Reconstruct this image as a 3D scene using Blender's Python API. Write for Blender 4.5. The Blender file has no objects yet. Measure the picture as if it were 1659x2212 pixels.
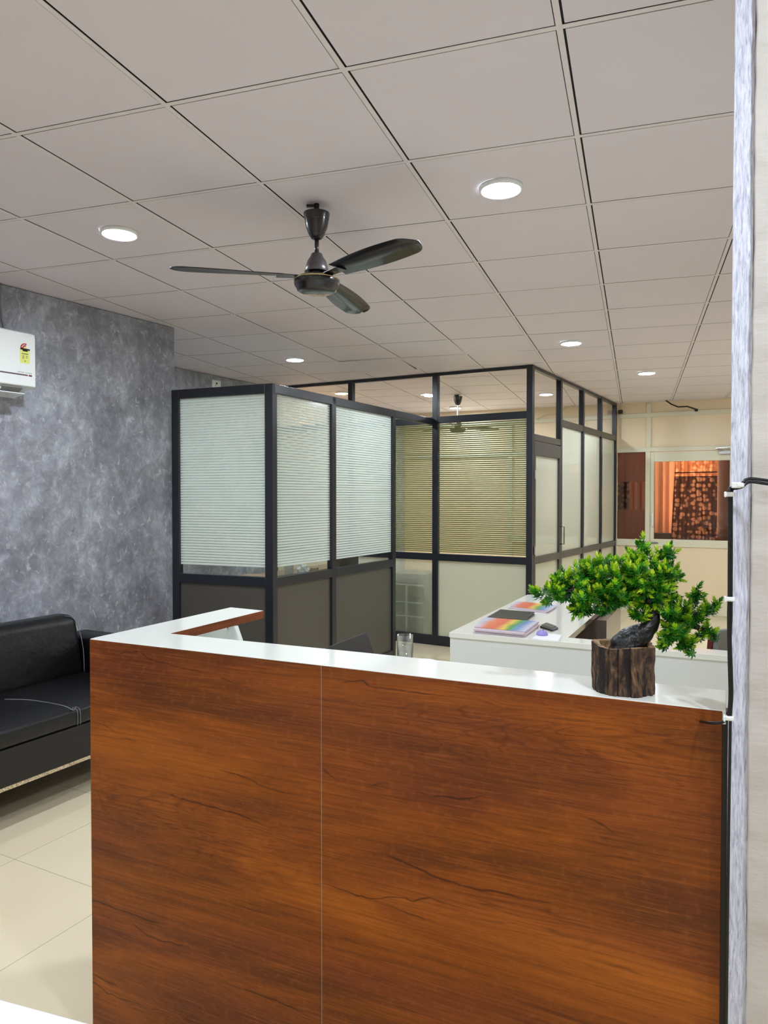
import bpy, bmesh, math, random
from mathutils import Vector, Matrix, noise
random.seed(7)
sc = bpy.context.scene
C = sc.collection
R = math.radians
V = Vector
HC = 1.503            # eye height
FPX = 1565.0
PITCH = R(-1.15)

# ------------------------------------------------------------------ measuring helpers
_f = V((0, math.cos(PITCH), math.sin(PITCH))); _r = V((1, 0, 0)); _u = _r.cross(_f)
def ray(px, py): return _f + _r * ((px - 829.5) / FPX) - _u * ((py - 1106) / FPX)
def atz(px, py, z):
    d = ray(px, py); return V((0, 0, HC)) + d * ((z - HC) / d.z)
def aty(px, py, y):
    d = ray(px, py); return V((0, 0, HC)) + d * (y / d.y)
CO = V((-1.84852, 2.72042, 1.25798 + HC)); CI = V((.57556, -.20073, -.00699)); CK = V((.20075, .57560, .00093))
CN = V((.01032, -.00522, .99993))
def cz(x, y): return CO.z - (CN.x * (x - CO.x) + CN.y * (y - CO.y)) / CN.z

# ------------------------------------------------------------------ materials
def lin(c):
    return tuple(((v / 255) / 12.92 if v / 255 <= .04045 else ((v / 255 + .055) / 1.055) ** 2.4) for v in c) + (1,)
class NT:
    def __init__(s, name):
        s.m = bpy.data.materials.new(name); s.m.use_nodes = True; s.n = s.m.node_tree.nodes; s.l = s.m.node_tree.links
        s.n.clear(); s.out = s.n.new('ShaderNodeOutputMaterial')
    def add(s, t, **kw):
        n = s.n.new(t)
        for k, v in kw.items():
            if k.startswith('_'): setattr(n, k[1:], v)
            else:
                key = k.replace('__', ' ')
                if key.isdigit(): n.inputs[int(key)].default_value = v
                elif k[0] == 'i' and k[1:].isdigit(): n.inputs[int(k[1:])].default_value = v
                else: n.inputs[key].default_value = v
        return n
    def link(s, a, b): s.l.new(a, b)
    def coord(s, scale=(1, 1, 1), rot=(0, 0, 0), loc=(0, 0, 0)):
        t = s.add('ShaderNodeTexCoord'); mp = s.add('ShaderNodeMapping', _vector_type='POINT')
        mp.inputs['Scale'].default_value = scale; mp.inputs['Rotation'].default_value = rot; mp.inputs['Location'].default_value = loc
        s.link(t.outputs['Object'], mp.inputs['Vector']); return mp.outputs[0]
    def noise(s, co, scale, detail=4, rough=.5, dist=0):
        n = s.add('ShaderNodeTexNoise', Scale=scale, Detail=detail, Roughness=rough, Distortion=dist)
        s.link(co, n.inputs['Vector']); return n.outputs['Fac']
    def ramp(s, fac, stops, interp='LINEAR'):
        n = s.add('ShaderNodeValToRGB'); n.color_ramp.interpolation = interp
        e = n.color_ramp.elements
        while len(e) < len(stops): e.new(.5)
        for k, (p, c) in enumerate(stops):
            e[k].position = p; e[k].color = lin(c) if len(c) == 3 else c
        s.link(fac, n.inputs[0]); return n.outputs[0]
    def mix(s, fac, a, b, mode='MIX'):
        n = s.add('ShaderNodeMix', _data_type='RGBA', _blend_type=mode)
        for sock, v in ((n.inputs[0], fac), (n.inputs[6], a), (n.inputs[7], b)):
            if hasattr(v, 'links'): s.link(v, sock)
            else: sock.default_value = v
        return n.outputs[2]
    def math(s, op, a, b=0.0, c=0.0):
        n = s.add('ShaderNodeMath', _operation=op)
        for k, v in enumerate((a, b, c)):
            if hasattr(v, 'links'): s.link(v, n.inputs[k])
            else: n.inputs[k].default_value = v
        return n.outputs[0]
    def bump(s, h, strength=.3, dist=.01):
        n = s.add('ShaderNodeBump', Strength=strength, Distance=dist); s.link(h, n.inputs['Height']); return n.outputs[0]
    def pbr(s, col, rough=.5, metal=0, normal=None, coat=0, **kw):
        b = s.add('ShaderNodeBsdfPrincipled')
        for k, v in (('Base Color', col), ('Roughness', rough), ('Metallic', metal), ('Coat Weight', coat)):
            if hasattr(v, 'links'): s.link(v, b.inputs[k])
            else: b.inputs[k].default_value = v
        for k, v in kw.items(): b.inputs[k.replace('__', ' ')].default_value = v
        if normal: s.link(normal, b.inputs['Normal'])
        s.link(b.outputs[0], s.out.inputs[0]); return b
def plain(name, rgb, rough=.5, metal=0, coat=0, var=.06, scale=30, bump=0, **kw):
    t = NT(name); co = t.coord(); f = t.noise(co, scale, 3)
    c = lin(rgb); a = tuple(v * (1 - var) for v in c[:3]) + (1,); b = tuple(min(1, v * (1 + var)) for v in c[:3]) + (1,)
    col = t.mix(f, a, b)
    t.pbr(col, rough, metal, t.bump(f, bump, .002) if bump else None, coat, **kw); return t.m
M = {}
M['ceil'] = (lambda t: (t.pbr(t.mix(t.noise(t.coord(), 1.3, 5), lin((224, 215, 222)), lin((234, 225, 232))), .62, 0,
     t.bump(t.noise(t.coord((1, 2.4, 1), (0, 0, .5)), 14, 3, .5, 2.5), .12, .004)), t.m)[1])(NT('ceiling_tile'))
M['tbar'] = plain('ceiling_grid_bar', (232, 224, 226), .5)
M['void'] = plain('gap_shade', (24, 24, 26), .8)
def wallpaper():
    t = NT('grey_marbled_wallpaper')
    a = t.noise(t.coord((1, 1, .85)), 2.6, 8, .62, .35); b = t.noise(t.coord((1, 1, .8), (0, 0, 0), (4, 2, 1)), 15, 9, .75, .5)
    base = t.ramp(a, [(.30, (138, 138, 148)), (.45, (162, 164, 172)), (.58, (184, 187, 193)), (.74, (206, 209, 213))])
    fine = t.ramp(b, [(.34, (78, 78, 86)), (.47, (126, 127, 133)), (.56, (158, 160, 165)), (.68, (226, 228, 232))])
    c1 = t.mix(.55, base, fine, 'OVERLAY')
    sm = t.noise(t.coord((1, 1, .6), (0, 0, 0), (1, 7, 3)), 30, 5, .65, .9)
    c2 = t.mix(t.math('MULTIPLY', t.ramp(sm, [(.60, (0, 0, 0)), (.68, (255, 255, 255))]), .55), c1, lin((218, 221, 226)))
    dk = t.noise(t.coord((1, 1, .5), (0, 0, 0), (6, 1, 8)), 17, 6, .7, .6)
    c2 = t.mix(t.math('MULTIPLY', t.ramp(dk, [(.60, (0, 0, 0)), (.70, (255, 255, 255))]), .45), c2, lin((98, 98, 108)))
    t.pbr(c2, .5, 0, t.bump(b, .2, .004)); return t.m
M['wallpaper'] = wallpaper()
M['beige'] = plain('beige_board', (236, 218, 186), .32, var=.03, scale=3)
M['cream_al'] = plain('cream_aluminium', (222, 220, 196), .3, var=.02)
M['cream_wall'] = (lambda t: (t.pbr(t.mix(t.noise(t.coord((1, 1, 3)), 5, 6, .6), lin((182, 176, 170)), lin((206, 201, 194))), .6, 0,
     t.bump(t.noise(t.coord((1, 1, 3)), 22, 5, .6), .25, .006)), t.m)[1])(NT('cream_rough_plaster'))
M['offwhite'] = plain('off_white_paint', (226, 220, 208), .6, var=.03, scale=4)
def floor_mat():
    t = NT('cream_floor_tiles')
    co = t.coord((1, 1, 1), (0, 0, -FLOOR_ANG), (0, 0, 0))
    sep = t.add('ShaderNodeSeparateXYZ'); t.link(co, sep.inputs[0])
    def cell(s, off, size):
        v = t.math('ADD', t.math('DIVIDE', s, size), off); fr = t.math('FRACT', v); d = t.math('ABSOLUTE', t.math('SUBTRACT', fr, .5))
        return t.math('GREATER_THAN', d, .5 - .0016 / size), t.math('FLOOR', v)
    gx, ix = cell(sep.outputs[0], FLOOR_OX, FLOOR_S); gy, iy = cell(sep.outputs[1], FLOOR_OY, FLOOR_S)
    g = t.math('MAXIMUM', gx, gy)
    cb = t.add('ShaderNodeCombineXYZ'); t.link(ix, cb.inputs[0]); t.link(iy, cb.inputs[1])
    wn = t.add('ShaderNodeTexWhiteNoise', _noise_dimensions='3D'); t.link(cb.outputs[0], wn.inputs[0])
    base = t.mix(t.noise(t.coord(), 2.2, 5), lin((222, 208, 174)), lin((236, 224, 194)))
    base = t.mix(t.math('MULTIPLY', wn.outputs[0], .25), base, lin((228, 208, 172)))
    col = t.mix(t.math('MULTIPLY', g, .6), base, lin((128, 116, 92)))
    t.pbr(col, .16, 0, None, 0); return t.m
FLOOR_ANG = R(62.2); FLOOR_S = .61; FLOOR_OX = -.149; FLOOR_OY = -.502
def wood(name, ang):
    t = NT(name)
    L = t.coord((1, 1, 1), (0, 0, ang))           # x runs along the panel
    def st(sx, sz, loc=(0, 0, 0)):
        mp = t.add('ShaderNodeMapping'); mp.inputs['Scale'].default_value = (sx, .01, sz); mp.inputs['Location'].default_value = loc
        mp.inputs['Rotation'].default_value = (0, R(2.2), 0)
        t.link(L, mp.inputs['Vector']); return mp.outputs[0]
    big = t.noise(st(.9, 3.0), 1.5, 6, .6, .9)
    col = t.ramp(big, [(.30, (80, 40, 14)), (.43, (104, 53, 14)), (.54, (136, 70, 14)), (.68, (170, 94, 22))])
    red = t.noise(st(1.3, 5, (11, 0, 6)), 1.2, 4, .5, .4)
    col = t.mix(t.math('MULTIPLY', t.ramp(red, [(.45, (0, 0, 0)), (.65, (255, 255, 255))]), .45), col, lin((122, 56, 32)))
    g = t.noise(st(2.6, 85), 2, 7, .7, .5)
    col = t.mix(t.math('MULTIPLY', t.ramp(g, [(.40, (255, 255, 255)), (.54, (0, 0, 0))]), .36), col, lin((66, 28, 10)))
    g2 = t.noise(st(5, 150, (2, 0, 2)), 2, 4, .6, .3)
    col = t.mix(t.math('MULTIPLY', t.ramp(g2, [(.52, (0, 0, 0)), (.66, (255, 255, 255))]), .28), col, lin((176, 100, 40)))
    w = t.noise(st(1.5, 8, (3, 0, 1)), 1.4, 3, .5, .5)
    rings = t.math('ABSOLUTE', t.math('SUBTRACT', t.math('FRACT', t.math('MULTIPLY', w, 26)), .5))
    rm = t.ramp(t.noise(st(1.2, 3, (5, 0, 9)), 1.2, 2), [(.48, (0, 0, 0)), (.60, (255, 255, 255))])
    col = t.mix(t.math('MULTIPLY', t.math('MULTIPLY', rm, t.ramp(rings, [(.0, (255, 255, 255)), (.2, (0, 0, 0))])), .45), col, lin((74, 30, 8)))
    sp = t.add('ShaderNodeSeparateXYZ'); t.link(L, sp.inputs[0])
    for fz, seed, th in ((4.3, 0, .006), (9.1, 4, .008)):     # long wavering cracks
        nx_ = t.noise(st(1.3, 1.2, (seed, 0, seed)), 1.5, 5, .55)
        v = t.math('ADD', t.math('ADD', t.math('MULTIPLY', sp.outputs[2], fz), t.math('MULTIPLY', nx_, 1.6)), t.math('MULTIPLY', sp.outputs[0], .035 * fz))
        ck = t.math('ABSOLUTE', t.math('SUBTRACT', t.math('FRACT', v), .5)); ck = t.ramp(ck, [(0, (255, 255, 255)), (th * fz / 2.2, (0, 0, 0))])
        mk = t.ramp(t.noise(st(2.4, 7, (1 + seed, 0, 8)), 1.4, 3), [(.52, (0, 0, 0)), (.60, (255, 255, 255))])
        col = t.mix(t.math('MULTIPLY', t.math('MULTIPLY', ck, mk), .8), col, lin((34, 12, 6)))
    sw = t.noise(st(60, 40), 1.5, 2); col = t.mix(t.math('MULTIPLY', t.ramp(sw, [(.55, (0, 0, 0)), (.7, (255, 255, 255))]), .10), col, lin((190, 110, 50)))
    t.pbr(col, .36, 0, t.bump(g, .05, .002), 0, Specular__IOR__Level=.25); return t.m
CA = R(-25.2)
M['wood'] = wood('brown_wood_laminate', CA)
M['white'] = plain('white_gloss_laminate', (236, 238, 229), .08, var=.01)
M['white_matt'] = plain('white_laminate', (224, 228, 225), .22, var=.015)
M['taupe'] = plain('taupe_gloss_laminate', (98, 84, 78), .1)
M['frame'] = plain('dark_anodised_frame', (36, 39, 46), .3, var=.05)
M['frame_side'] = M['frame']
M['panel_dark'] = plain('dark_grey_panel', (84, 80, 73), .38, var=.04, scale=6)
M['black_leather'] = (lambda t: (t.pbr(lin((8, 8, 10)), .38, 0, t.bump(t.noise(t.coord(), 9, 6, .6), .35, .02)), t.m)[1])(NT('black_leatherette'))
M['stitch'] = plain('grey_stitching', (120, 120, 128), .6)
M['black'] = plain('black_plastic', (18, 18, 20), .35)
M['soot'] = plain('dark_brown_enamel', (30, 26, 28), .28, coat=.3)
M['greymetal'] = plain('dull_grey_metal', (96, 92, 92), .35, metal=.6)
M['chrome'] = plain('polished_metal', (190, 190, 188), .2, metal=1)
M['gold'] = plain('brass_ring', (200, 180, 130), .25, metal=1)
M['plastic_w'] = plain('white_plastic', (236, 240, 238), .28, var=.01)
M['plastic_g'] = plain('grey_plastic', (128, 128, 124), .5)
M['sticker_y'] = plain('yellow_sticker', (228, 232, 128), .5)
M['red'] = plain('red_print', (176, 32, 30), .5)
M['plum'] = plain('plum_stripe', (96, 78, 84), .4)
M['maroon'] = plain('maroon_fabric', (104, 34, 28), .7)
M['chip'] = (lambda t: (t.pbr(t.ramp(t.noise(t.coord(), 160, 2), [(.42, (150, 130, 100)), (.55, (214, 198, 166))]), .8), t.m)[1])(NT('speckled_chipboard_edge'))
def schlick(t, k=1.0, f0=.04):       # grazing reflection that treats both faces of a pane alike
    lw = t.add('ShaderNodeLayerWeight', Blend=.5)
    return t.math('MINIMUM', t.math('MULTIPLY', t.math('MULTIPLY_ADD', t.math('POWER', lw.outputs['Facing'], 5.0), .96, f0), k), 1.0)
def thin_glass(name, tint=(1, 1, 1, 1), refl=1.0):
    t = NT(name); tr = t.add('ShaderNodeBsdfTransparent'); tr.inputs[0].default_value = tint
    gl = t.add('ShaderNodeBsdfGlossy', Roughness=0.0)
    mx = t.add('ShaderNodeMixShader'); t.link(schlick(t, refl), mx.inputs[0]); t.link(tr.outputs[0], mx.inputs[1]); t.link(gl.outputs[0], mx.inputs[2])
    t.link(mx.outputs[0], t.out.inputs[0]); return t.m
M['glass'] = thin_glass('clear_glass', (.97, .98, .97, 1), .8)
def film(name, rgb, stripes, clear=.3, period=.02, zlo=0, seethrough=0.0, rough=.25):
    """glass carrying frosted film; stripes leave clear lines, bare glass below zlo"""
    t = NT(name)
    tr = t.add('ShaderNodeBsdfTransparent'); tr.inputs[0].default_value = (.95, .97, .95, 1)
    tl = t.add('ShaderNodeBsdfTranslucent'); df = t.add('ShaderNodeBsdfDiffuse')
    for n in (tl, df): n.inputs[0].default_value = lin(rgb)
    m1 = t.add('ShaderNodeMixShader'); m1.inputs[0].default_value = .45; t.link(tl.outputs[0], m1.inputs[1]); t.link(df.outputs[0], m1.inputs[2])
    m2 = t.add('ShaderNodeMixShader'); t.link(m1.outputs[0], m2.inputs[1]); t.link(tr.outputs[0], m2.inputs[2])
    if stripes:
        sp = t.add('ShaderNodeSeparateXYZ'); t.link(t.coord(), sp.inputs[0])
        fr = t.math('FRACT', t.math('DIVIDE', sp.outputs[2], period))
        cl = t.math('LESS_THAN', fr, clear)
        bare = t.math('LESS_THAN', sp.outputs[2], zlo)
        f = t.math('MAXIMUM', t.math('MULTIPLY', cl, .85), bare); f = t.math('MAXIMUM', f, seethrough)
        t.link(f, m2.inputs[0])
    else: m2.inputs[0].default_value = seethrough
    gl = t.add('ShaderNodeBsdfGlossy', Roughness=rough)
    m3 = t.add('ShaderNodeMixShader'); t.link(schlick(t, 1.0), m3.inputs[0]); t.link(m2.outputs[0], m3.inputs[1]); t.link(gl.outputs[0], m3.inputs[2])
    t.link(m3.outputs[0], t.out.inputs[0]); return t.m
M['film'] = film('striped_frosted_film', (246, 254, 248), True, .26, zlo=1.005, rough=.12)
M['film_cabin'] = film('striped_frosted_film_cabin', (136, 142, 94), True, .42, zlo=.95, rough=.12)  # khaki in the film colour stands for light from inside the cabin
M['frost'] = film('plain_frosted_film', (218, 222, 208), False, seethrough=.22, rough=.06)
M['frost_thin'] = film('thin_frosted_film', (204, 210, 192), False, seethrough=.62, rough=.1)
def emit(name, rgb, s):
    t = NT(name); e = t.add('ShaderNodeEmission', Strength=s); e.inputs[0].default_value = lin(rgb); t.link(e.outputs[0], t.out.inputs[0]); return t.m

# ------------------------------------------------------------------ mesh building
class MB:
    def __init__(s): s.bm = bmesh.new()
    def hexa(s, p):                       # 8 points: bottom 4 ccw, top 4 ccw
        v = [s.bm.verts.new(q) for q in p]
        for f in ((3, 2, 1, 0), (4, 5, 6, 7), (0, 1, 5, 4), (1, 2, 6, 5), (2, 3, 7, 6), (3, 0, 4, 7)): s.bm.faces.new([v[i] for i in f])
        return s
    def box(s, c, size, rz=0, rx=0, ry=0):
        m = Matrix.Translation(c) @ Matrix.Rotation(rz, 4, 'Z') @ Matrix.Rotation(rx, 4, 'X') @ Matrix.Rotation(ry, 4, 'Y')
        x, y, z = (v / 2 for v in size)
        return s.hexa([m @ V(q) for q in ((-x, -y, -z), (x, -y, -z), (x, y, -z), (-x, y, -z), (-x, -y, z), (x, -y, z), (x, y, z), (-x, y, z))])
    def slab(s, a, b, z0, z1, t0, t1):    # vertical board from a to b (xy), offset t0..t1 to the left of a->b
        a = V((a[0], a[1], 0)); b = V((b[0], b[1], 0)); n = (b - a).normalized(); n = V((-n.y, n.x, 0))
        q = [a + n * t0, b + n * t0, b + n * t1, a + n * t1]
        z0a, z0b = z0 if isinstance(z0, tuple) else (z0, z0); z1a, z1b = z1 if isinstance(z1, tuple) else (z1, z1)
        lo = [z0a, z0b, z0b, z0a]; hi = [z1a, z1b, z1b, z1a]
        return s.hexa([V((p.x, p.y, z)) for p, z in zip(q, lo)] + [V((p.x, p.y, z)) for p, z in zip(q, hi)])
    def prism(s, pts, z0, z1):
        lo = [s.bm.verts.new((p[0], p[1], z0)) for p in pts]; hi = [s.bm.verts.new((p[0], p[1], z1)) for p in pts]
        n = len(pts); s.bm.faces.new(lo[::-1]); s.bm.faces.new(hi)
        for i in range(n): s.bm.faces.new((lo[i], lo[(i + 1) % n], hi[(i + 1) % n], hi[i]))
        return s
    def lathe(s, prof, c=(0, 0, 0), n=32, cap=False):
        c = V(c); rings = []
        for r, z in prof: rings.append([s.bm.verts.new(c + V((r * math.cos(2 * math.pi * k / n), r * math.sin(2 * math.pi * k / n), z))) for k in range(n)])
        for a, b in zip(rings, rings[1:]):
            for k in range(n): s.bm.faces.new((a[k], a[(k + 1) % n], b[(k + 1) % n], b[k]))
        if cap: s.bm.faces.new(rings[0][::-1]); s.bm.faces.new(rings[-1])
        return s
    def tube(s, pts, r, n=10, cap=True):
        pts = [V(p) for p in pts]; rr = r if isinstance(r, (list, tuple)) else [r] * len(pts); rings = []; up = None
        for i, p in enumerate(pts):
            d = (pts[min(i + 1, len(pts) - 1)] - pts[max(i - 1, 0)]).normalized()
            if up is None: up = V((0, 0, 1)) if abs(d.z) < .9 else V((1, 0, 0))
            x = d.cross(up).normalized(); up = x.cross(d).normalized()
            rings.append([s.bm.verts.new(p + (x * math.cos(2 * math.pi * k / n) + up * math.sin(2 * math.pi * k / n)) * rr[i]) for k in range(n)])
        for a, b in zip(rings, rings[1:]):
            for k in range(n): s.bm.faces.new((a[k], a[(k + 1) % n], b[(k + 1) % n], b[k]))
        if cap: s.bm.faces.new(rings[0][::-1]); s.bm.faces.new(rings[-1])
        return s
    def build(s, name, mat, parent=None, bevel=0, smooth=False, seg=2, sub=0, solid=0):
        me = bpy.data.meshes.new(name)
        if parent is not None:
            off = base_of(parent)
            for v in s.bm.verts: v.co -= off
        bmesh.ops.recalc_face_normals(s.bm, faces=s.bm.faces[:])
        s.bm.to_mesh(me); s.bm.free()
        for m in (mat if isinstance(mat, list) else [mat]): me.materials.append(M[m] if isinstance(m, str) else m)
        o = bpy.data.objects.new(name, me); C.objects.link(o)
        if parent is not None: o.parent = parent
        if solid: md = o.modifiers.new('t', 'SOLIDIFY'); md.thickness = solid; md.offset = 0
        if bevel: md = o.modifiers.new('b', 'BEVEL'); md.width = bevel; md.segments = seg; md.limit_method = 'ANGLE'; md.angle_limit = R(40)
        if sub: md = o.modifiers.new('s', 'SUBSURF'); md.levels = sub; md.render_levels = sub
        if smooth:
            for p in me.polygons: p.use_smooth = True
        return o
def base_of(o):
    off = V((0, 0, 0))
    while o is not None: off += o.location; o = o.parent
    return off
def tag(o, label=None, cat=None, group=None, kind=None):
    if label: o['label'] = label
    if cat: o['category'] = cat
    if group: o['group'] = group
    if kind: o['kind'] = kind
    return o
def thing(name, loc, label, cat, group=None, kind=None):
    o = bpy.data.objects.new(name, None); o.empty_display_size = .05; C.objects.link(o); o.location = loc
    return tag(o, label, cat, group, kind)
def struct(o, label=None): return tag(o, label, None, None, 'structure')
def copy_tree(o, parent=None):
    c = o.copy(); C.objects.link(c)
    if parent: c.parent = parent
    for ch in [q for q in bpy.data.objects if q.parent == o]: copy_tree(ch, c)
    return c
class Fr:                                  # a local frame on the floor: x along, y away, z up
    def __init__(s, o, ang): s.o = V((o[0], o[1], 0)); s.a = ang; s.x = V((math.cos(ang), math.sin(ang), 0)); s.y = V((-s.x.y, s.x.x, 0))
    def p(s, x, y, z=0): return s.o + s.x * x + s.y * y + V((0, 0, z))
def hit(F, y, px, py):                     # sight line through a pixel meets the vertical plane at local depth y
    d = ray(px, py); o = V((0, 0, HC)); P = F.p(0, y, 0); t = (P - o).dot(F.y) / d.dot(F.y); q = o + d * t
    return (q - F.o).dot(F.x), q.z
def fbox(mb, F, x0, x1, y0, y1, z0, z1):
    return mb.hexa([F.p(x0, y0, z0), F.p(x1, y0, z0), F.p(x1, y1, z0), F.p(x0, y1, z0), F.p(x0, y0, z1), F.p(x1, y0, z1), F.p(x1, y1, z1), F.p(x0, y1, z1)])

# ------------------------------------------------------------------ SETTING
M['floor'] = floor_mat()
struct(MB().prism([(-6.5, -3), (4.5, -3), (8, 9), (8, 13.5), (-4.5, 13.5)], -.1, 0).build('floor', 'floor'))
# ceiling: lay-in tiles on a T grid
mb = MB(); tb = MB()
I0, I1, K0, K1 = -9, 11, -10, 16
def cp(i, k, dz=0): return CO + CI * i + CK * k + V((0, 0, dz))
for i in range(I0, I1):
    for k in range(K0, K1):
        g0, g1 = .012, .030                     # uneven laying leaves a wider gap on one side
        h = [random.uniform(0, .0012) for _ in range(4)]
        if (i, k) == (0, 7): h = [-.006, -.001, -.012, -.022]
        if (i, k) == (1, 7): h = [-.003, .0, .001, -.004]
        if (i, k) == (2, 6): h = [.0, .002, .001, -.006]
        a, b, c, d = cp(i + g1, k + g1, h[0]), cp(i + 1 - g0, k + g1, h[1]), cp(i + 1 - g0, k + 1 - g0, h[2]), cp(i + g1, k + 1 - g0, h[3])
        up = V((0, 0, .002)); mb.hexa([a, b, c, d, a + up, b + up, c + up, d + up])
ceil = struct(mb.build('ceiling', 'ceil'))
w = .0135
for i in range(I0, I1 + 1):
    a, b, c, d = cp(i - w + .006, K0, -.001), cp(i + w + .006, K0, -.001), cp(i + w + .006, K1, -.001), cp(i - w + .006, K1, -.001)
    up = V((0, 0, .0016)); tb.hexa([a, b, c, d, a + up, b + up, c + up, d + up])
for k in range(K0, K1 + 1):
    a, b, c, d = cp(I0, k - w + .006, -.0013), cp(I1, k - w + .006, -.0013), cp(I1, k + w + .006, -.0013), cp(I0, k + w + .006, -.0013)
    up = V((0, 0, .0016)); tb.hexa([a, b, c, d, a + up, b + up, c + up, d + up])
tb.build('grid_bars', 'tbar', ceil)
vb = MB(); a, b, c, d = cp(I0, K0, .004), cp(I1, K0, .004), cp(I1, K1, .004), cp(I0, K1, .004)
vb.hexa([a, b, c, d] + [q + V((0, 0, .05)) for q in (a, b, c, d)]).build('ceiling_gap_shade', 'void', ceil)  # dark sheet just above the tiles stands for shade in the gaps

def wall(name, a, b, mat, t=.12, z0=0, z1=None, side=1):
    z1 = (cz(a[0], a[1]) - .004, cz(b[0], b[1]) - .004) if z1 is None else z1
    m = MB().slab(a, b, z0, z1, 0, t * side)
    return struct(m.build(name, mat))
GD = V((.539, .842, 0)); G0 = V((-2.279, 4.327, 0))
ge = G0 + GD * 1.318; gs = G0 - GD * 7.0
wall('wall_left', gs, ge, 'wallpaper', .5)
RD = (V((-1.629, 7.883, 0)) - V((-2.058, 7.161, 0))).normalized(); R0_ = V((-2.058, 7.161, 0))
wall('wall_recess', R0_ - RD * 2.6, R0_ + RD * 4.65, 'wallpaper', .2)
# wall behind the camera and beyond the doorway
wall('wall_back', (-6.2, -1.4), (3.2, -2.6), 'offwhite', .1, side=-1)
ER = V((.655, 1.277, 0)); ED = V((math.cos(R(-26)), math.sin(R(-26)), 0))
wall('wall_entry_side', ER + ED * 2.6, (3.3, -2.6), 'offwhite', .1, side=1)

# far partition wall: cream frames with beige boards
FA = R(-28.9); FF = Fr((3.09, 9.632), FA)
fcz = lambda x: cz(*FF.p(x, 0)[:2])
mb = MB()
XR = 2.6
def brd(x0, x1, z0, z1): fbox(mb, FF, x0, x1, .012, .03, z0, z1)
FL_X = -3.3
for x0, x1, z0, z1 in ((FL_X, 0, .0, 2.16), (FL_X, .40, 2.15, 2.78), (.40, XR, 2.15, 2.78), (-.05, .40, 0, .9), (1.45, XR, 0, 2.16)): brd(x0, x1, z0, z1)
wf = struct(mb.build('wall_far', 'beige'))
mb = MB()
def bar(x0, x1, z0, z1, y0=-.012, y1=.05): fbox(mb, FF, x0, x1, y0, y1, z0, z1)
bar(FL_X, XR, 2.545, 2.60); bar(FL_X, XR, 2.095, 2.15); bar(.375, .43, 2.60, 2.72); bar(.375, .43, 2.15, 2.545); bar(.365, .425, 0, 2.095)
bar(-.04, .01, 0, 2.545); bar(.0, .365, .87, .955); bar(1.42, 1.48, 0, 2.095); bar(-1.5, -1.44, 0, 2.545); bar(-1.5, -.04, .87, .95); bar(FL_X, XR, 0, .05, -.008)
mb.build('frame', 'cream_al', wf, .003)
win = struct(fbox(MB(), FF, .01, .365, .012, .018, .955, 2.095).build('window_1', thin_glass('brown_tinted_glass', (.9, .8, .74, 1), 1.3)))
zf0 = hit(FF, 0, 1360, 1101)[1]; zf1 = hit(FF, 0, 1360, 1041)[1]; fm = MB(); fbox(fm, FF, .011, .364, .009, .011, .956, zf0); fbox(fm, FF, .011, .364, .009, .011, zf1, 2.094)
fm.build('privacy_film', film('brown_privacy_film', (150, 104, 84), False, seethrough=.35, rough=.1), win)
# the white glazed door
dr = thing('door_1', FF.p(.45, 0), None, None, None, 'structure')
dm = MB()
for x0, x1, z0, z1 in ((.43, .475, .02, 2.09), (1.36, 1.415, .02, 2.09), (.475, 1.36, 1.965, 2.09), (.475, 1.36, .87, .965), (.475, 1.36, .02, .19)): fbox(dm, FF, x0, x1, -.018, .03, z0, z1)
dfr = dm.build('door_frame', 'cream_al', dr, .003)
fbox(MB(), FF, .475, 1.36, .0, .02, .19, .87).build('panel', 'beige', dr)
fbox(MB(), FF, .475, 1.36, .004, .01, .965, 1.965).build('glass_pane', thin_glass('door_glass', (.8, .76, .72, 1), 1.0), dr)
hm = MB(); fbox(hm, FF, .452, .474, -.05, -.038, 1.135, 1.30); fbox(hm, FF, .456, .470, -.04, -.018, 1.15, 1.165); fbox(hm, FF, .456, .470, -.04, -.018, 1.27, 1.285)
hm.build('door_handle', 'plastic_w', dfr, .003)
bm_ = MB(); fbox(bm_, FF, .385, .53, -.035, -.016, .905, .925); bm_.build('door_bolt', 'plastic_g', dr, .003)
cl = MB(); fbox(cl, FF, 1.24, 1.42, -.06, -.018, 2.04, 2.075); cl.tube([FF.p(1.30, -.05, 2.08), FF.p(1.20, -.11, 2.11), FF.p(1.38, -.06, 2.125)], .008); cl.build('door_closer', 'chrome', dr, .003)
# cable hanging from the ceiling by the far wall
cpts = [aty(1438, 863, 9.25), aty(1450, 873, 9.2), aty(1465, 879, 9.15), aty(1485, 878, 9.05), aty(1503, 884, 8.98)]
cpts[0].z = cz(cpts[0].x, cpts[0].y)
cb = MB().tube(cpts, .009); cb.box(aty(1504, 886, 8.98), (.03, .03, .03)); tag(cb.build('ceiling_cable', 'black', None, 0, True), 'loose black cable dangling from the ceiling above the glazed cream door', 'cable')
# beam camera dot
tag(MB().box(FF.p(.05, -.04, 2.63), (.05, .06, .05)).build('wall_sensor', 'black', None, .008), 'tiny black box on the far wall just under the ceiling, beside the dark partition end', 'sensor')

# room behind the glazed door
BR = 2.0
for nm, (x0, y0, x1, y1) in (('wall_room_back', (-.6, BR, 2.6, BR)), ('wall_room_left', (-.6, .06, -.6, BR)), ('wall_room_right', (hit(FF, .9, 1552, 1080)[0] + .25, BR, hit(FF, .9, 1552, 1080)[0] + .25, .06))):
    a = FF.p(x0, y0); b = FF.p(x1, y1); struct(MB().slab(a, b, 0, (cz(a.x, a.y), cz(b.x, b.y)), 0, .1).build(nm, plain(nm + '_paint', (92, 74, 66), .6)))
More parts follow.
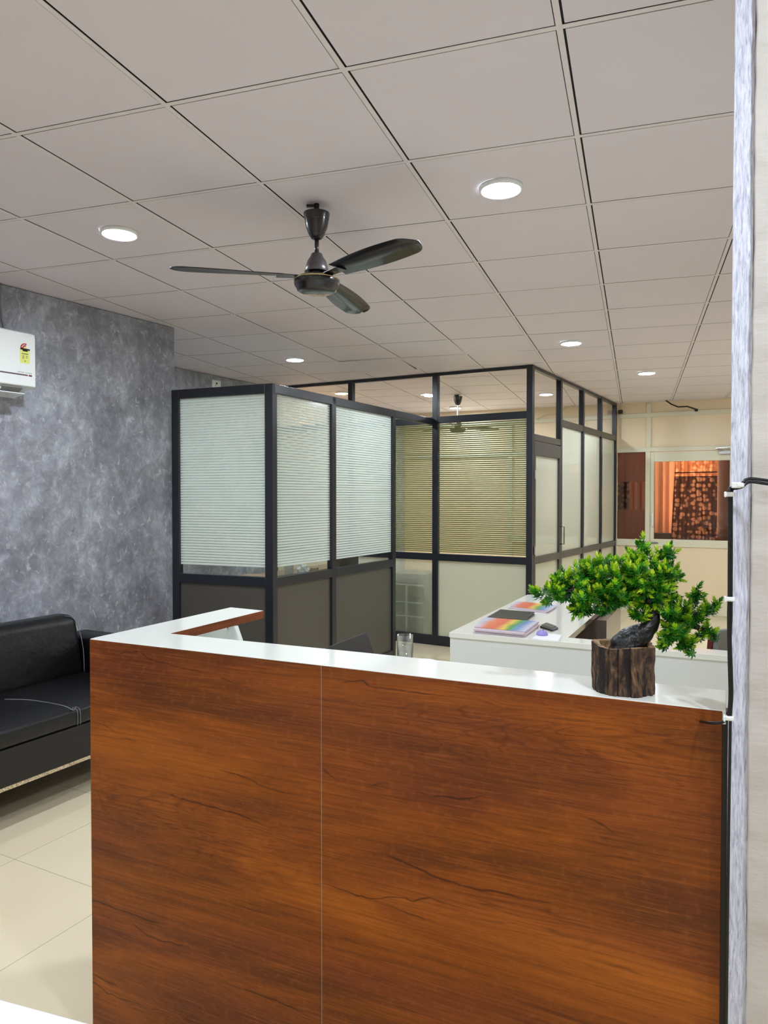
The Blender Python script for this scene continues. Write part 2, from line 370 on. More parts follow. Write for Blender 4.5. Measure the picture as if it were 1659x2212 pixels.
# sunlit window behind the patterned curtain
wo = struct(fbox(MB(), FF, hit(FF, BR, 1462, 1080)[0], hit(FF, BR, 1546, 1080)[0], BR - .03, BR - .015, .95, 2.4).build('window_2', emit('evening_daylight', (255, 222, 196), 19.0)))
def curtain(name, x0, x1, y, mat, label, folds, amp=.035, z0=.05, z1=2.35, flare=0):
    m = MB(); n = 90; rows = 8; g = []
    for r in range(rows + 1):
        row = []; tz = r / rows
        for k in range(n + 1):
            u = k / n; x = x0 + (x1 - x0) * u - flare * (1 - tz) * (1 - u)
            row.append(m.bm.verts.new(FF.p(x, y + amp * math.sin(u * folds * 2 * math.pi + .6 * math.sin(u * 9)) * (1.1 - .35 * tz), z0 + (z1 - z0) * tz)))
        g.append(row)
    for r in range(rows):
        for k in range(n): m.bm.faces.new((g[r][k], g[r][k + 1], g[r + 1][k + 1], g[r + 1][k]))
    return tag(m.build(name, mat, None, 0, True, solid=.002), label, 'curtain')
def curtain_mat(name, patterned):
    t = NT(name); co = t.coord((1, 1, 1), (0, 0, 0))
    tl = t.add('ShaderNodeBsdfTranslucent'); df = t.add('ShaderNodeBsdfDiffuse')
    if patterned:
        vo = t.add('ShaderNodeTexVoronoi', _voronoi_dimensions='3D', Scale=14.5, Randomness=.65)
        t.link(t.coord((1, .35, 1)), vo.inputs['Vector'])
        rings = t.ramp(vo.outputs['Distance'], [(0, (182, 156, 138)), (.34, (200, 172, 150)), (.42, (164, 138, 120)), (.47, (126, 98, 84)), (1, (112, 84, 72))])
        sp = t.add('ShaderNodeSeparateXYZ'); t.link(t.coord(), sp.inputs[0])
        top = t.math('GREATER_THAN', sp.outputs[2], 1.80)
        b1 = t.math('MULTIPLY', t.math('GREATER_THAN', sp.outputs[2], 1.80), t.math('LESS_THAN', sp.outputs[2], 1.812))
        b2 = t.math('MULTIPLY', t.math('GREATER_THAN', sp.outputs[2], 1.86), t.math('LESS_THAN', sp.outputs[2], 1.875))
        light = t.mix(t.ramp(vo.outputs['Distance'], [(.2, (255, 255, 255)), (.5, (0, 0, 0))]), lin((206, 166, 138)), lin((240, 212, 186)))
        col = t.mix(top, rings, light); col = t.mix(t.math('MAXIMUM', b1, b2), col, lin((54, 36, 30)))
    else:
        col = t.mix(t.noise(co, 6, 3), lin((216, 186, 164)), lin((228, 200, 178)))
    t.link(col, tl.inputs[0]); t.link(col, df.inputs[0])
    mx = t.add('ShaderNodeMixShader'); mx.inputs[0].default_value = .5; t.link(tl.outputs[0], mx.inputs[1]); t.link(df.outputs[0], mx.inputs[2])
    t.link(mx.outputs[0], t.out.inputs[0]); return t.m
cm1 = curtain_mat('peach_curtain', False); cm2 = curtain_mat('patterned_curtain', True)
hx = lambda y, px: hit(FF, y, px, 1080)[0]
curtain('curtain', hx(1.6, 1395), hx(1.6, 1459), 1.6, cm1, 'plain peach curtain hanging behind the door glass, left of the patterned one', 4)
curtain('curtain', hx(1.5, 1460), hx(1.5, 1549), 1.5, cm2, 'brown curtain with pale round motifs hanging behind the door glass', 6, flare=.10)
curtain('curtain', hx(.5, 1322), hx(.5, 1359), .5, cm2, 'brown patterned curtain seen through the narrow tinted side window', 2)
curtain('curtain', hx(.55, 1357), hx(.55, 1396), .55, cm1, 'plain peach curtain seen at the right in the narrow tinted side window', 3)
def chair_back(loc, ang, label, h=.86, wd=.42):
    F = Fr(loc, ang); t = thing('office_chair', (loc[0], loc[1], 0), label, 'chair')
    m = MB(); fbox(m, F, -wd / 2, wd / 2, -.22, .22, .42, .49); m.build('seat', 'maroon', t, .02)
    m = MB(); m.hexa([F.p(-wd * .42, .20, .5), F.p(wd * .42, .20, .5), F.p(wd * .42, .25, .5), F.p(-wd * .42, .25, .5), F.p(-wd * .5, .26, h), F.p(wd * .5, .26, h), F.p(wd * .5, .30, h), F.p(-wd * .5, .30, h)]); m.build('backrest', 'maroon', t, .018)
    m = MB(); m.hexa([F.p(-wd * .42, .25, .48), F.p(wd * .42, .25, .48), F.p(wd * .42, .285, .48), F.p(-wd * .42, .285, .48), F.p(-wd * .5, .30, h + .01), F.p(wd * .5, .30, h + .01), F.p(wd * .5, .335, h + .01), F.p(-wd * .5, .335, h + .01)]); m.build('back_shell', 'plastic_g', t, .015)
    MB().tube([F.p(0, 0, .08), F.p(0, 0, .42)], .025).build('pole', 'chrome', t, 0, True)
    for k in range(5):
        a = k * 2 * math.pi / 5; MB().tube([F.p(0, 0, .10), F.p(.27 * math.cos(a), .27 * math.sin(a), .06), F.p(.27 * math.cos(a), .27 * math.sin(a), .0)], [.02, .016, .02]).build('leg', 'black', t, 0, True)
    return t
cf = FF.p(hit(FF, 1.15, 1424, 1080)[0], 1.15); chair_back((cf.x, cf.y), FA + R(180), 'maroon chair showing just its top behind the door glass, below the peach curtain', 1.0)

# ------------------------------------------------------------------ doorway pillar at the right

st = NT('blue_grey_wood_laminate'); co = st.coord((1, 1, .10))
cgr = st.ramp(st.noise(co, 330, 5, .7, .5), [(.36, (160, 163, 180)), (.48, (198, 201, 216)), (.60, (218, 221, 233)), (.7, (228, 231, 240))]); st.pbr(cgr, .4); M['strip'] = st.m
Pz = lambda px, y: aty(px, 1100, y)
# strip left edge sits on the sight line through pixel column 1577
SX0 = Pz(1577, 1.252); SF = Fr((SX0.x, SX0.y), R(-26))
struct(fbox(MB(), SF, 0, .032, 0, .012, 0, 2.72).build('trim_1', 'strip', None, .001))
# plastered wall with an uneven edge
m = MB(); nx, nz = 40, 260; g = []
for j in range(nz + 1):
    z = 2.74 * j / nz; row = []
    e = .0318 + .0030 * noise.noise(V((0, 3.1, z * 5))) + .0015 * noise.noise(V((5, 1, z * 22)))
    for i in range(nx + 1):
        u = i / nx; x = e + (2.6 - e) * u ** 2.2
        d = .009 + .004 * noise.noise(V((x * 9, 0, z * 16))) + .0015 * noise.noise(V((x * 30, 2, z * 50)))
        if i == 0: d = 0
        row.append(m.bm.verts.new(SF.p(x, -d, z)))
    g.append(row)
for j in range(nz):
    for i in range(nx): m.bm.faces.new((g[j][i], g[j][i + 1], g[j + 1][i + 1], g[j + 1][i]))
fbox(m, SF, .002, 2.6, .012, .10, 0, 2.74)
struct(m.build('wall_right', 'cream_wall', None, 0, True))
a = SF.p(.08, .10); b = V((6.4, 8.7, 0)); wall('wall_right_inner', a, b, 'offwhite', .1, side=-1)

# cables down the doorway edge
def cab(off, pts): return MB().tube(pts, .0030, 8)
D = 1.234
cA = [aty(1700, 1041, D - .1), aty(1659, 1038, D - .05), aty(1625, 1034, D - .025), aty(1610, 1037, D - .02), aty(1602, 1045, D - .02), aty(1590, 1050, D - .01), aty(1580, 1052, D), aty(1576, 1060, D), aty(1576, 1100, D), aty(1575.5, 1200, D), aty(1575, 1290, D), aty(1574, 1330, D), aty(1575, 1420, D), aty(1577, 1500, D), aty(1574, 1545, D), aty(1570, 1552, D), aty(1560, 1560, D + .005), aty(1540, 1562, D + .02), aty(1522, 1560, D + .05), aty(1511, 1559, D + .085)]
cB = [aty(1700, 1048, D - .1), aty(1659, 1045.5, D - .05), aty(1625, 1041, D - .025), aty(1612, 1044, D - .02), aty(1604, 1051, D - .02), aty(1592, 1055, D - .01), aty(1584, 1056, D), aty(1580.5, 1064, D), aty(1580, 1100, D), aty(1580, 1200, D), aty(1579.5, 1290, D), aty(1579.5, 1330, D), aty(1577.5, 1380, D), aty(1580, 1450, D), aty(1581, 1500, D), aty(1578, 1549, D), aty(1577, 1600, D), aty(1574, 1800, D), aty(1569, 2212, D), aty(1567, 2400, D)]
def smooth_pts(P, n=5):
    out = []
    for i in range(len(P) - 1):
        p0, p1, p2, p3 = P[max(i - 1, 0)], P[i], P[i + 1], P[min(i + 2, len(P) - 1)]
        for k in range(n):
            t = k / n; out.append(.5 * ((2 * p1) + (p2 - p0) * t + (2 * p0 - 5 * p1 + 4 * p2 - p3) * t * t + (3 * p1 - p0 - 3 * p2 + p3) * t ** 3))
    return out + [P[-1]]
tag(MB().tube(smooth_pts(cA), .0026, 8).build('power_cable', 'black', None, 0, True), 'black cable down the doorway edge that bends left into the wooden counter front', 'cable', 'black cables clipped down the doorway edge')
tag(MB().tube(smooth_pts(cB), .0026, 8).build('power_cable', 'black', None, 0, True), 'second black cable beside the pale grey trim, running straight on down to the floor', 'cable', 'black cables clipped down the doorway edge')
for (px, py, dy, rz, lab) in ((1601, 1048, -.018, R(50), 'white cable clip where the cables turn off the cream wall, topmost'), (1577, 1068, 0, R(-26), 'white cable clip at the top of the vertical cable run'), (1577, 1294, 0, R(-26), 'white cable clip halfway down, level with the bonsai foliage'), (1575, 1551, 0, R(-26), 'white cable clip at the counter top edge, lowest of the row')):
    p = aty(px, py, D + dy); m = MB(); m.box(p, (.016, .011, .0078), rz); m.box(p + V((-.008, 0, 0)), (.004, .016, .010), rz)
    tag(m.build('cable_clip', 'plastic_w', None, .002), lab, 'clip', 'white cable clips on the doorway edge')

# ------------------------------------------------------------------ RECEPTION COUNTER
CT = 1.120; CF = Fr((-.798, 1.956), CA); CL = 1.560; SEAM = .7225
rc = thing('reception_counter', CF.p(0, 0), 'brown wood grained reception counter with glossy white top and a left return wing', 'counter')
for x0, x1 in ((0, SEAM - .0006), (SEAM + .0006, CL - .006)): fbox(MB(), CF, x0, x1, 0, .018, .0, CT - .0015).build('front_panel', 'wood', rc, .0008, seg=1)
fbox(MB(), CF, SEAM - .0006, SEAM + .0006, .0015, .018, 0, CT - .002).build('seam', 'cream_al', rc)
fbox(MB(), CF, CL - .006, CL + .004, .003, .03, 0, CT - .002).build('end_gap_shade', 'black', rc)  # black strip painting the shade in the gap beside the trim
def topslab(pts, z1=CT, z0=CT - .025): return MB().prism([(CF.p(*q).x, CF.p(*q).y) for q in pts], z0, z1)
topslab([(0.001, .0012), (SEAM - .0008, .0012), (SEAM + .027, .151), (SEAM + .053, .162), (.143, .153), (.143, .610), (-.002, .622), (-.002, .02)]).build('counter_top', 'white', rc, .0008, seg=1)
topslab([(SEAM + .0012, .0012), (CL, .0012), (CL, .153), (SEAM + .055, .162), (SEAM + .029, .151)]).build('counter_top', 'white', rc, .0008, seg=1)
# wooden edging of the wing
fb = MB(); fbox(fb, CF, .143, .1445, .153, .611, CT - .0255, CT - .0004); fb.hexa([CF.p(*q) for q in ((.1445, .609, CT - .0255), (.1445, .612, CT - .0255), (-.002, .624, CT - .0255), (-.002, .621, CT - .0255), (.1445, .609, CT - .0004), (.1445, .612, CT - .0004), (-.002, .624, CT - .0004), (-.002, .621, CT - .0004))])
fb.build('edge_band', wood('brown_wood_edge', R(64.8)), rc)
fbox(MB(), CF, 0, .018, .018, .615, 0, CT - .025).build('side_panel', wood('brown_wood_side', R(64.8)), rc)
fbox(MB(), CF, .018, .03, .018, .56, .0, CT - .025).build('side_lining', 'white_matt', rc)
fbox(MB(), CF, .03, CL - .01, .018, .03, .0, CT - .025).build('front_lining', 'white_matt', rc)
fbox(MB(), CF, .03, CL - .02, .03, 1.02, .825, .85).build('work_top', 'white', rc, .001)
fbox(MB(), CF, CL - .04, CL - .02, .03, 1.0, 0, .825).build('end_panel', 'white_matt', rc)
# tapering white bracket that carries the wing
yb = .44; q = [hit(CF, yb, a_, b_) for a_, b_ in ((474, 1400), (523, 1400), (507, 1346), (494, 1346))]; zt_ = CT - .026
q[2] = (q[2][0], zt_); q[3] = (q[3][0], zt_); m = MB(); m.hexa([CF.p(q[0][0], yb, q[0][1]), CF.p(q[1][0], yb, q[1][1]), CF.p(q[1][0], yb + .018, q[1][1]), CF.p(q[0][0], yb + .018, q[0][1]), CF.p(q[3][0], yb, zt_), CF.p(q[2][0], yb, zt_), CF.p(q[2][0], yb + .018, zt_), CF.p(q[3][0], yb + .018, zt_)])
sl = (q[1][0] - q[2][0]) / (zt_ - q[1][1]); zz = q[1][1]; m.hexa([CF.p(q[0][0], yb, .851), CF.p(q[1][0] + sl * (zz - .851) * .3, yb, .851), CF.p(q[1][0] + sl * (zz - .851) * .3, yb + .018, .851), CF.p(q[0][0], yb + .018, .851), CF.p(q[0][0], yb, zz), CF.p(q[1][0], yb, zz), CF.p(q[1][0], yb + .018, zz), CF.p(q[0][0], yb + .018, zz)])
m.build('support_bracket', 'white_matt', rc, .001)
# laptop
LF = Fr((-.125, 2.31), R(65)); lp = thing('laptop', LF.p(0, 0, .85), 'dark open laptop, only its lid corner showing above the counter', 'laptop')
m = MB(); m.hexa([LF.p(0, .0, .855), LF.p(.27, .0, .855), LF.p(.27, -.22, .852), LF.p(0, -.22, .852), LF.p(0, .0, .872), LF.p(.27, .0, .872), LF.p(.27, -.22, .868), LF.p(0, -.22, .868)]); m.build('base', 'black', lp, .002)
m = MB(); q = [LF.p(-.06, .004, .872), LF.p(.27, .004, .872), LF.p(.27, .062, 1.02), LF.p(-.06, .062, 1.02)]; n_ = (q[1] - q[0]).cross(q[3] - q[0]).normalized() * .007
m.hexa([p for p in q] + [p + n_ for p in q]); m.build('lid', plain('dark_laptop_shell', (26, 25, 27), .45), lp, .002)
# water glass
gp = aty(875, 1400, 2.60); gz = .85
def solid_glass(name, tint=(1, 1, 1, 1), ior=1.45):
    t = NT(name); b = t.add('ShaderNodeBsdfGlass', Roughness=0.0, IOR=ior); b.inputs[0].default_value = tint; t.link(b.outputs[0], t.out.inputs[0]); return t.m
def water_mat():
    t = NT('water'); g = t.add('ShaderNodeBsdfGlossy', Roughness=0.02); tr = t.add('ShaderNodeBsdfTransparent'); tr.inputs[0].default_value = (.93, .95, .94, 1); mx = t.add('ShaderNodeMixShader'); t.link(t.math('SUBTRACT', 1.0, schlick(t, 1.6, .10)), mx.inputs[0])
    t.link(g.outputs[0], mx.inputs[1]); t.link(tr.outputs[0], mx.inputs[2]); t.link(mx.outputs[0], t.out.inputs[0]); return t.m
wg = thing('drinking_glass', (gp.x, gp.y, gz), 'clear straight glass half full of water behind the counter edge', 'glass')
hgt = 1.0085 - gz
MB().lathe([(0.0001, 0), (.0285, 0), (.029, .004), (.029, hgt), (.0272, hgt), (.0268, .012), (.0001, .010)], (gp.x, gp.y, gz), 40).build('tumbler', thin_glass('tumbler_glass', (.97, .985, .98, 1), 2.0), wg, 0, True)
MB().lathe([(0.0001, .0105), (.0266, .0125), (.0270, hgt - .036), (.0001, hgt - .036)], (gp.x, gp.y, gz), 40).build('water', water_mat(), wg, 0, True)

# ------------------------------------------------------------------ BONSAI
bp = V((.4765, 1.436, CT))
bs = thing('bonsai', bp, 'artificial green bonsai in a rough bark log pot on the white counter', 'plant')
bk = NT('rough_tree_bark'); co = bk.coord((1, 1, .38))
n1 = bk.noise(co, 60, 8, .7, 1.0); n2 = bk.noise(bk.coord((1, 1, .2)), 28, 4, .6, .8)
bc = bk.ramp(n1, [(.36, (26, 18, 14)), (.46, (72, 52, 38)), (.56, (108, 82, 58)), (.70, (150, 116, 84))])
bc = bk.mix(bk.ramp(n2, [(.40, (255, 255, 255)), (.48, (0, 0, 0))]), bc, lin((30, 20, 15)))
bk.pbr(bc, .85, 0, bk.bump(n1, .9, .006)); M['bark'] = bk.m
# log: bark plates of uneven radius
m = MB(); N = 200; H = .0925; rings = []
edges = sorted([0, .62, 1.15, 1.5, 2.05, 2.5, 2.95, 3.3, 3.9, 4.2, 4.62, 5.05, 5.35, 5.8])
def log_r(a, z):
    k = max(j for j in range(len(edges)) if edges[j] <= a + 1e-9); e0 = edges[k]; e1 = edges[k + 1] if k + 1 < len(edges) else 2 * math.pi
    u = (a - e0) / (e1 - e0); plate = .0585 + .0022 * math.sin(k * 2.7) - .0055 * max(0, abs(2 * u - 1) - .82) / .18
    return plate + .0022 * noise.noise(V((math.cos(a) * 6, math.sin(a) * 6, z * 30))) + .0013 * noise.noise(V((math.cos(a) * 22, math.sin(a) * 22, z * 70)))
for j in range(41):
    z = H * j / 40; rings.append([m.bm.verts.new(bp + V((log_r(2 * math.pi * k / N, z) * math.cos(2 * math.pi * k / N), log_r(2 * math.pi * k / N, z) * math.sin(2 * math.pi * k / N), z + (.0025 * math.sin(k * .09) if j == 40 else 0)))) for k in range(N)])
for a_, b_ in zip(rings, rings[1:]):
    for k in range(N): m.bm.faces.new((a_[k], a_[(k + 1) % N], b_[(k + 1) % N], b_[k]))
m.bm.faces.new(rings[0][::-1])
pot = m.build('log_pot', 'bark', bs, 0, True)
m = MB(); top = []; inn = []; low = []
for k in range(N):
    a_ = 2 * math.pi * k / N; dz = .0025 * math.sin(k * .09); c_, s_ = math.cos(a_), math.sin(a_)
    top.append(m.bm.verts.new(bp + V((log_r(a_, H) * c_, log_r(a_, H) * s_, H + dz)))); ri = .0470 + .0035 * noise.noise(V((c_ * 2, s_ * 2, 5)))
    inn.append(m.bm.verts.new(bp + V((ri * c_, ri * s_, H - .001 + dz)))); low.append(m.bm.verts.new(bp + V((ri * .95 * c_, ri * .95 * s_, H - .03))))
for k in range(N):
    k2 = (k + 1) % N; m.bm.faces.new((top[k], top[k2], inn[k2], inn[k])); m.bm.faces.new((inn[k], inn[k2], low[k2], low[k]))
m.bm.faces.new(low)
m.build('cut_rim', (lambda t: (t.pbr(t.ramp(t.noise(t.coord(), 90, 4), [(.35, (92, 66, 42)), (.6, (172, 134, 92))]), .8), t.m)[1])(NT('cut_wood_rim')), pot, 0)
# trunk
tk = NT('glossy_black_trunk'); nn = tk.noise(tk.coord((1, 1, 1)), 45, 5, .6, 1.5); tk.pbr(lin((7, 5, 5)), .34, 0, tk.bump(nn, 1, .004)); M['trunk'] = tk.m
def bpx(px, py, dy=0): return aty(px, py, 1.436 + dy)
tpts = smooth_pts([bpx(1352, 1428, 0), bpx(1353, 1403), bpx(1356, 1388), bpx(1372, 1376), bpx(1392, 1364), bpx(1408, 1345), bpx(1411, 1325), bpx(1402, 1302, .01), bpx(1392, 1285, .01), bpx(1376, 1265, .01)], 6)
rad = []
for i in range(len(tpts)):
    u = i / (len(tpts) - 1); r_ = .0255 * (1 - u) ** 2.2 + .0165 * (1 - u * .7); rad.append(r_)
m = MB(); m.tube(tpts, rad, 28)
for v in m.bm.verts:
    c0 = min(tpts, key=lambda q: (q - v.co).length); d = v.co - c0
    f_ = 1 + .16 * noise.noise(v.co * 70) + .22 * noise.noise(V((math.atan2(d.x, d.z) * 2.2, v.co.z * 12, 1)))
    v.co = c0 + d * f_
m.build('trunk', 'trunk', bs, 0, True)
for base, pts in enumerate(([(1398, 1300), (1360, 1288), (1300, 1262), (1240, 1272), (1195, 1284)], [(1400, 1300), (1420, 1270), (1440, 1230), (1440, 1200)], [(1396, 1290), (1370, 1230), (1372, 1195)], [(1402, 1306), (1440, 1300), (1480, 1318), (1520, 1330)], [(1404, 1310), (1440, 1330), (1465, 1365), (1490, 1395)], [(1500, 1352), (1522, 1362), (1542, 1375)], [(1392, 1288), (1335, 1245), (1290, 1225)])):
    P_ = smooth_pts([bpx(a_, b_, random.uniform(-.02, .02)) for a_, b_ in pts], 4); MB().tube(P_, [.0065 * (1 - .7 * i / len(P_)) for i in range(len(P_))], 8).build('branch', 'trunk', bs, 0, True)
# foliage: sprigs of small pointed leaves, dark inside and lime at the tips
def leaf(m, p, d, side, L, W, mi):
    n_ = d.cross(side).normalized()
    a_ = p; b_ = p + d * L * .45 + side * W + n_ * W * .35; c_ = p + d * L * .45 - side * W + n_ * W * .35; e_ = p + d * L; mid = p + d * L * .5
    v = [m.bm.verts.new(q) for q in (a_, b_, e_, c_, mid)]
    for f in ((0, 1, 4), (1, 2, 4), (2, 3, 4), (3, 0, 4)):
        fc = m.bm.faces.new([v[i] for i in f]); fc.material_index = mi; fc.smooth = True
def sprig(m, p, d, size, tone):
    d = d.normalized(); x = d.orthogonal().normalized(); y = d.cross(x)
    tiers = 5
    for t_ in range(tiers):
        u = t_ / (tiers - 1); n = 7 if t_ < 4 else 4; q = p + d * size * (u * 1.25 - .6); ph = random.uniform(0, 6)
        for k in range(n):
            a_ = ph + k * 2 * math.pi / n; o = x * math.cos(a_) + y * math.sin(a_); dd = (o * (1.05 - .75 * u) + d * (.28 + .95 * u)).normalized()
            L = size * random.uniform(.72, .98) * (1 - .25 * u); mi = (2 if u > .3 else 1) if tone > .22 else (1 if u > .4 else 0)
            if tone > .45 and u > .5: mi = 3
            leaf(m, q, dd, dd.cross(d + V((.01, .02, .03))).normalized(), L, L * .17, mi)
blobs = [(1186, 1283, 34, 22, 12), (1222, 1252, 24, 16, 8), (1232, 1270, 38, 30, 26), (1268, 1298, 36, 30, 22), (1264, 1240, 34, 24, 18), (1300, 1245, 48, 40, 44), (1318, 1278, 46, 30, 32), (1350, 1255, 54, 46, 56),
         (1395, 1250, 48, 46, 52), (1425, 1270, 38, 44, 36), (1446, 1240, 22, 28, 14), (1368, 1196, 9, 16, 4), (1389, 1178, 9, 12, 3), (1390, 1200, 10, 16, 5), (1440, 1192, 13, 16, 6), (1422, 1206, 10, 12, 3),
         (1385, 1326, 22, 12, 9), (1305, 1318, 14, 10, 4), (1338, 1300, 26, 12, 9), (1270, 1322, 8, 10, 3), (1245, 1318, 14, 8, 5), (1456, 1322, 30, 26, 18), (1490, 1330, 30, 22, 16), (1462, 1358, 28, 24, 18),
         (1500, 1290, 9, 12, 4), (1505, 1278, 4, 8, 2), (1532, 1318, 14, 10, 5), (1545, 1308, 5, 4, 2), (1528, 1362, 8, 8, 3), (1543, 1375, 8, 7, 3), (1510, 1374, 12, 7, 4), (1483, 1390, 18, 12, 8), (1492, 1408, 6, 5, 2), (1436, 1394, 8, 8, 3), (1445, 1375, 16, 16, 7), (1400, 1290, 34, 22, 16)]
m = MB()
for bx, by, rx, ry, n in blobs:
    for _ in range(int(n * 1.5)):
        a_ = random.uniform(0, 2 * math.pi); r_ = math.sqrt(random.random()); dy = random.uniform(-1, 1) * min(rx, ry, 34) / 1090 * 1.6 * math.sqrt(max(.05, 1 - r_ * r_))
        px, py = bx + rx * r_ * math.cos(a_), by + ry * r_ * math.sin(a_)
        p = bpx(px, py, dy); d = V((math.cos(a_) * r_, -.9 * random.random() + .2, -math.sin(a_) * r_ * .8 + .55)) + V([random.uniform(-.35, .35) for _ in range(3)])
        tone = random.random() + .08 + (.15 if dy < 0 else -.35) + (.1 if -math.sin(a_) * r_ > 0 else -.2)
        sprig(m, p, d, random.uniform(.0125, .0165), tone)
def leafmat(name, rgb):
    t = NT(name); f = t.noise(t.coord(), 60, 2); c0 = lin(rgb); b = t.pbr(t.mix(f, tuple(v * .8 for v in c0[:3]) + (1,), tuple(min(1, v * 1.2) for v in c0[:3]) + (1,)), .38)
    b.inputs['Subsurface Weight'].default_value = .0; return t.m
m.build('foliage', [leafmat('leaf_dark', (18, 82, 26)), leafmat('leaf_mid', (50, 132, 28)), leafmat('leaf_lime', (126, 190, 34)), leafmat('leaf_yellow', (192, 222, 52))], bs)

# ------------------------------------------------------------------ DESK BEHIND
DF = Fr((.363, 4.03), R(-25.4)); DZ = .75
dk = thing('office_desk', DF.p(0, 0), 'white glossy desk with a long low front ledge standing behind the reception counter', 'desk')
fbox(MB(), DF, 0, 1.6, 0, .135, DZ - .028, DZ).build('ledge', 'white', dk, .0015)
fbox(MB(), DF, .004, 1.6, .006, .024, 0, DZ - .028).build('front_panel', 'white_matt', dk)
fbox(MB(), DF, 0.0, .63, .135, 1.75, DZ - .030, DZ - .0005).build('desk_top', 'white', dk, .0015)
fbox(MB(), DF, .63, .632, .135, 1.75, DZ - .032, DZ - .001).build('edge_band', 'taupe', dk)
fbox(MB(), DF, .02, .04, .03, 1.74, 0, DZ - .04).build('side_panel', 'white_matt', dk)
fbox(MB(), DF, .04, .12, .03, 1.70, .1, DZ - .04).build('back_panel', 'taupe', dk)
cabn = fbox(MB(), DF, .15, .70, 1.02, 1.70, 0.02, DZ - .04).build('cabinet', 'taupe', dk, .002)
m = MB(); fbox(m, DF, .704, .716, 1.12, 1.30, .52, .535); m.build('cabinet_handle', 'chrome', cabn, .002)
# loose things on the desk
def flat(name, pxs, z0, z1, mat, label, cat, group=None, bevel=.001, parent=None):
    q = [atz(a_, b_, z1) for a_, b_ in pxs]; m = MB().prism([(p.x, p.y) for p in q], z0, z1)
    o = m.build(name, mat, parent, bevel)
    if label: tag(o, label, cat, group)
    return o
DT = DZ + .0002
rb = NT('rainbow_cover'); sp = rb.add('ShaderNodeSeparateXYZ'); rb.link(rb.coord((1, 1, 1), (0, 0, R(25))), sp.inputs[0])
wv = rb.math('ADD', sp.outputs[0], rb.math('MULTIPLY', rb.noise(rb.coord(), 9, 2), .05))
rb.pbr(rb.ramp(rb.math('MULTIPLY_ADD', wv, 3.6, .40), [(0, (206, 206, 224)), (.18, (232, 130, 96)), (.42, (226, 110, 84)), (.56, (236, 204, 90)), (.7, (88, 160, 88)), (.85, (110, 150, 204)), (1, (206, 206, 224))]), .35)
M['rainbow'] = rb.m
M['pages'] = plain('page_edges', (222, 206, 214), .7, scale=200, var=.12)
def magazines(quads, zb, th, cover, labs, grp):
    z = zb
    for k, (q, lab) in enumerate(zip(quads, labs)):
        w0 = atz(q[0][0], q[0][1], z + th)
        c = [atz(a_, b_, z + th) for a_, b_ in q]; ctr = sum(c, V()) / 4
        t = thing('magazine', (ctr.x, ctr.y, z), lab, 'magazine', grp)
        MB().prism([(p.x, p.y) for p in c], z, z + th - .001).build('pages', 'pages', t)
        MB().prism([((p.x - ctr.x) * 1.01 + ctr.x, (p.y - ctr.y) * 1.01 + ctr.y) for p in c], z + th - .001, z + th).build('cover', cover if k == len(quads) - 1 else 'pages', t)
        z += th
G = [(1024, 1364), (1132, 1374), (1163, 1352), (1046, 1343)]
magazines([[(a_ + j[0], b_ + j[1] - 3.1 * k) for a_, b_ in G] for k, j in enumerate(((0, 0), (2, 0), (-1, 1), (1, -.5)))], DT, .008, 'rainbow',
          ['thick pale magazine at the bottom of the near stack on the desk', 'pale magazine second from the bottom of the near stack', 'pale magazine just under the rainbow covered one', 'magazine with a rainbow coloured cover topping the near stack, in front of the black laptop'], 'magazines on the near corner of the desk')
G2 = [(1098, 1312), (1180, 1322), (1200, 1310), (1112, 1301)]
magazines([[(a_ + j[0], b_ + j[1] - 2 * k) for a_, b_ in G2] for k, j in enumerate(((0, 0), (4, -.6)))], DT, .008, 'rainbow',
          ['pale magazine under the colourful one at the far end of the desk', 'colourful magazine at the far end of the desk, under the bonsai leaves'], 'magazines at the far end of the desk')
bl = thing('laptop', atz(1105, 1328, DT), 'closed black laptop lying on the white desk between two magazine stacks', 'laptop')
flat('base', [(1052, 1337), (1133, 1342), (1155, 1326), (1081, 1320)], DT, DT + .010, 'black', None, None, parent=bl)
flat('lid', [(1052, 1333), (1133, 1338), (1155, 1322), (1081, 1316)], DT + .011, DT + .018, plain('charcoal_lid', (52, 52, 56), .35), None, None, parent=bl)
ph = thing('mobile_phone', atz(1183, 1352, DT), 'black phone lying on the desk beside the purple mouse', 'phone')
pbody = flat('body', [(1166, 1352), (1192, 1360), (1206, 1355), (1180, 1346)], DT, DT + .012, 'black', None, None, parent=ph, bevel=.003)
flat('screen', [(1168, 1349.5), (1191, 1356), (1202, 1352), (1181, 1344.5)], DT + .012, DT + .0128, 'soot', None, None, parent=pbody)
flat('camera_lens', [(1196, 1353), (1200, 1354), (1203, 1352.5), (1199, 1351.5)], DT + .0128, DT + .0135, 'black', None, None, parent=pbody)
mp = atz(1171, 1372, DZ)
ms = thing('computer_mouse', mp, 'small lilac mouse at the front ledge of the white desk', 'mouse')
m = MB(); m.lathe([(.0001, .028), (.012, .027), (.022, .021), (.028, .012), (.029, .003), (.026, 0), (.0001, 0)], mp, 24)
for v in m.bm.verts: v.co.x = mp.x + (v.co.x - mp.x) * 1.1
m.build('shell', plain('lilac_plastic', (160, 148, 218), .35), ms, 0, True)
MB().lathe([(.0001, .0345), (.003, .034), (.004, .030), (.003, .027), (.0001, .026)], mp + V((.004, -.006, 0)), 12).build('scroll_wheel', plain('dark_lilac', (110, 100, 150), .4), ms, 0, True)
flat('paper_sheet', [(1148, 1379), (1206, 1384), (1214, 1371), (1168, 1367)], DZ, DZ + .0008, plain('white_paper', (238, 238, 246), .7), 'white paper sheet under the lilac mouse on the desk', 'paper', bevel=0)
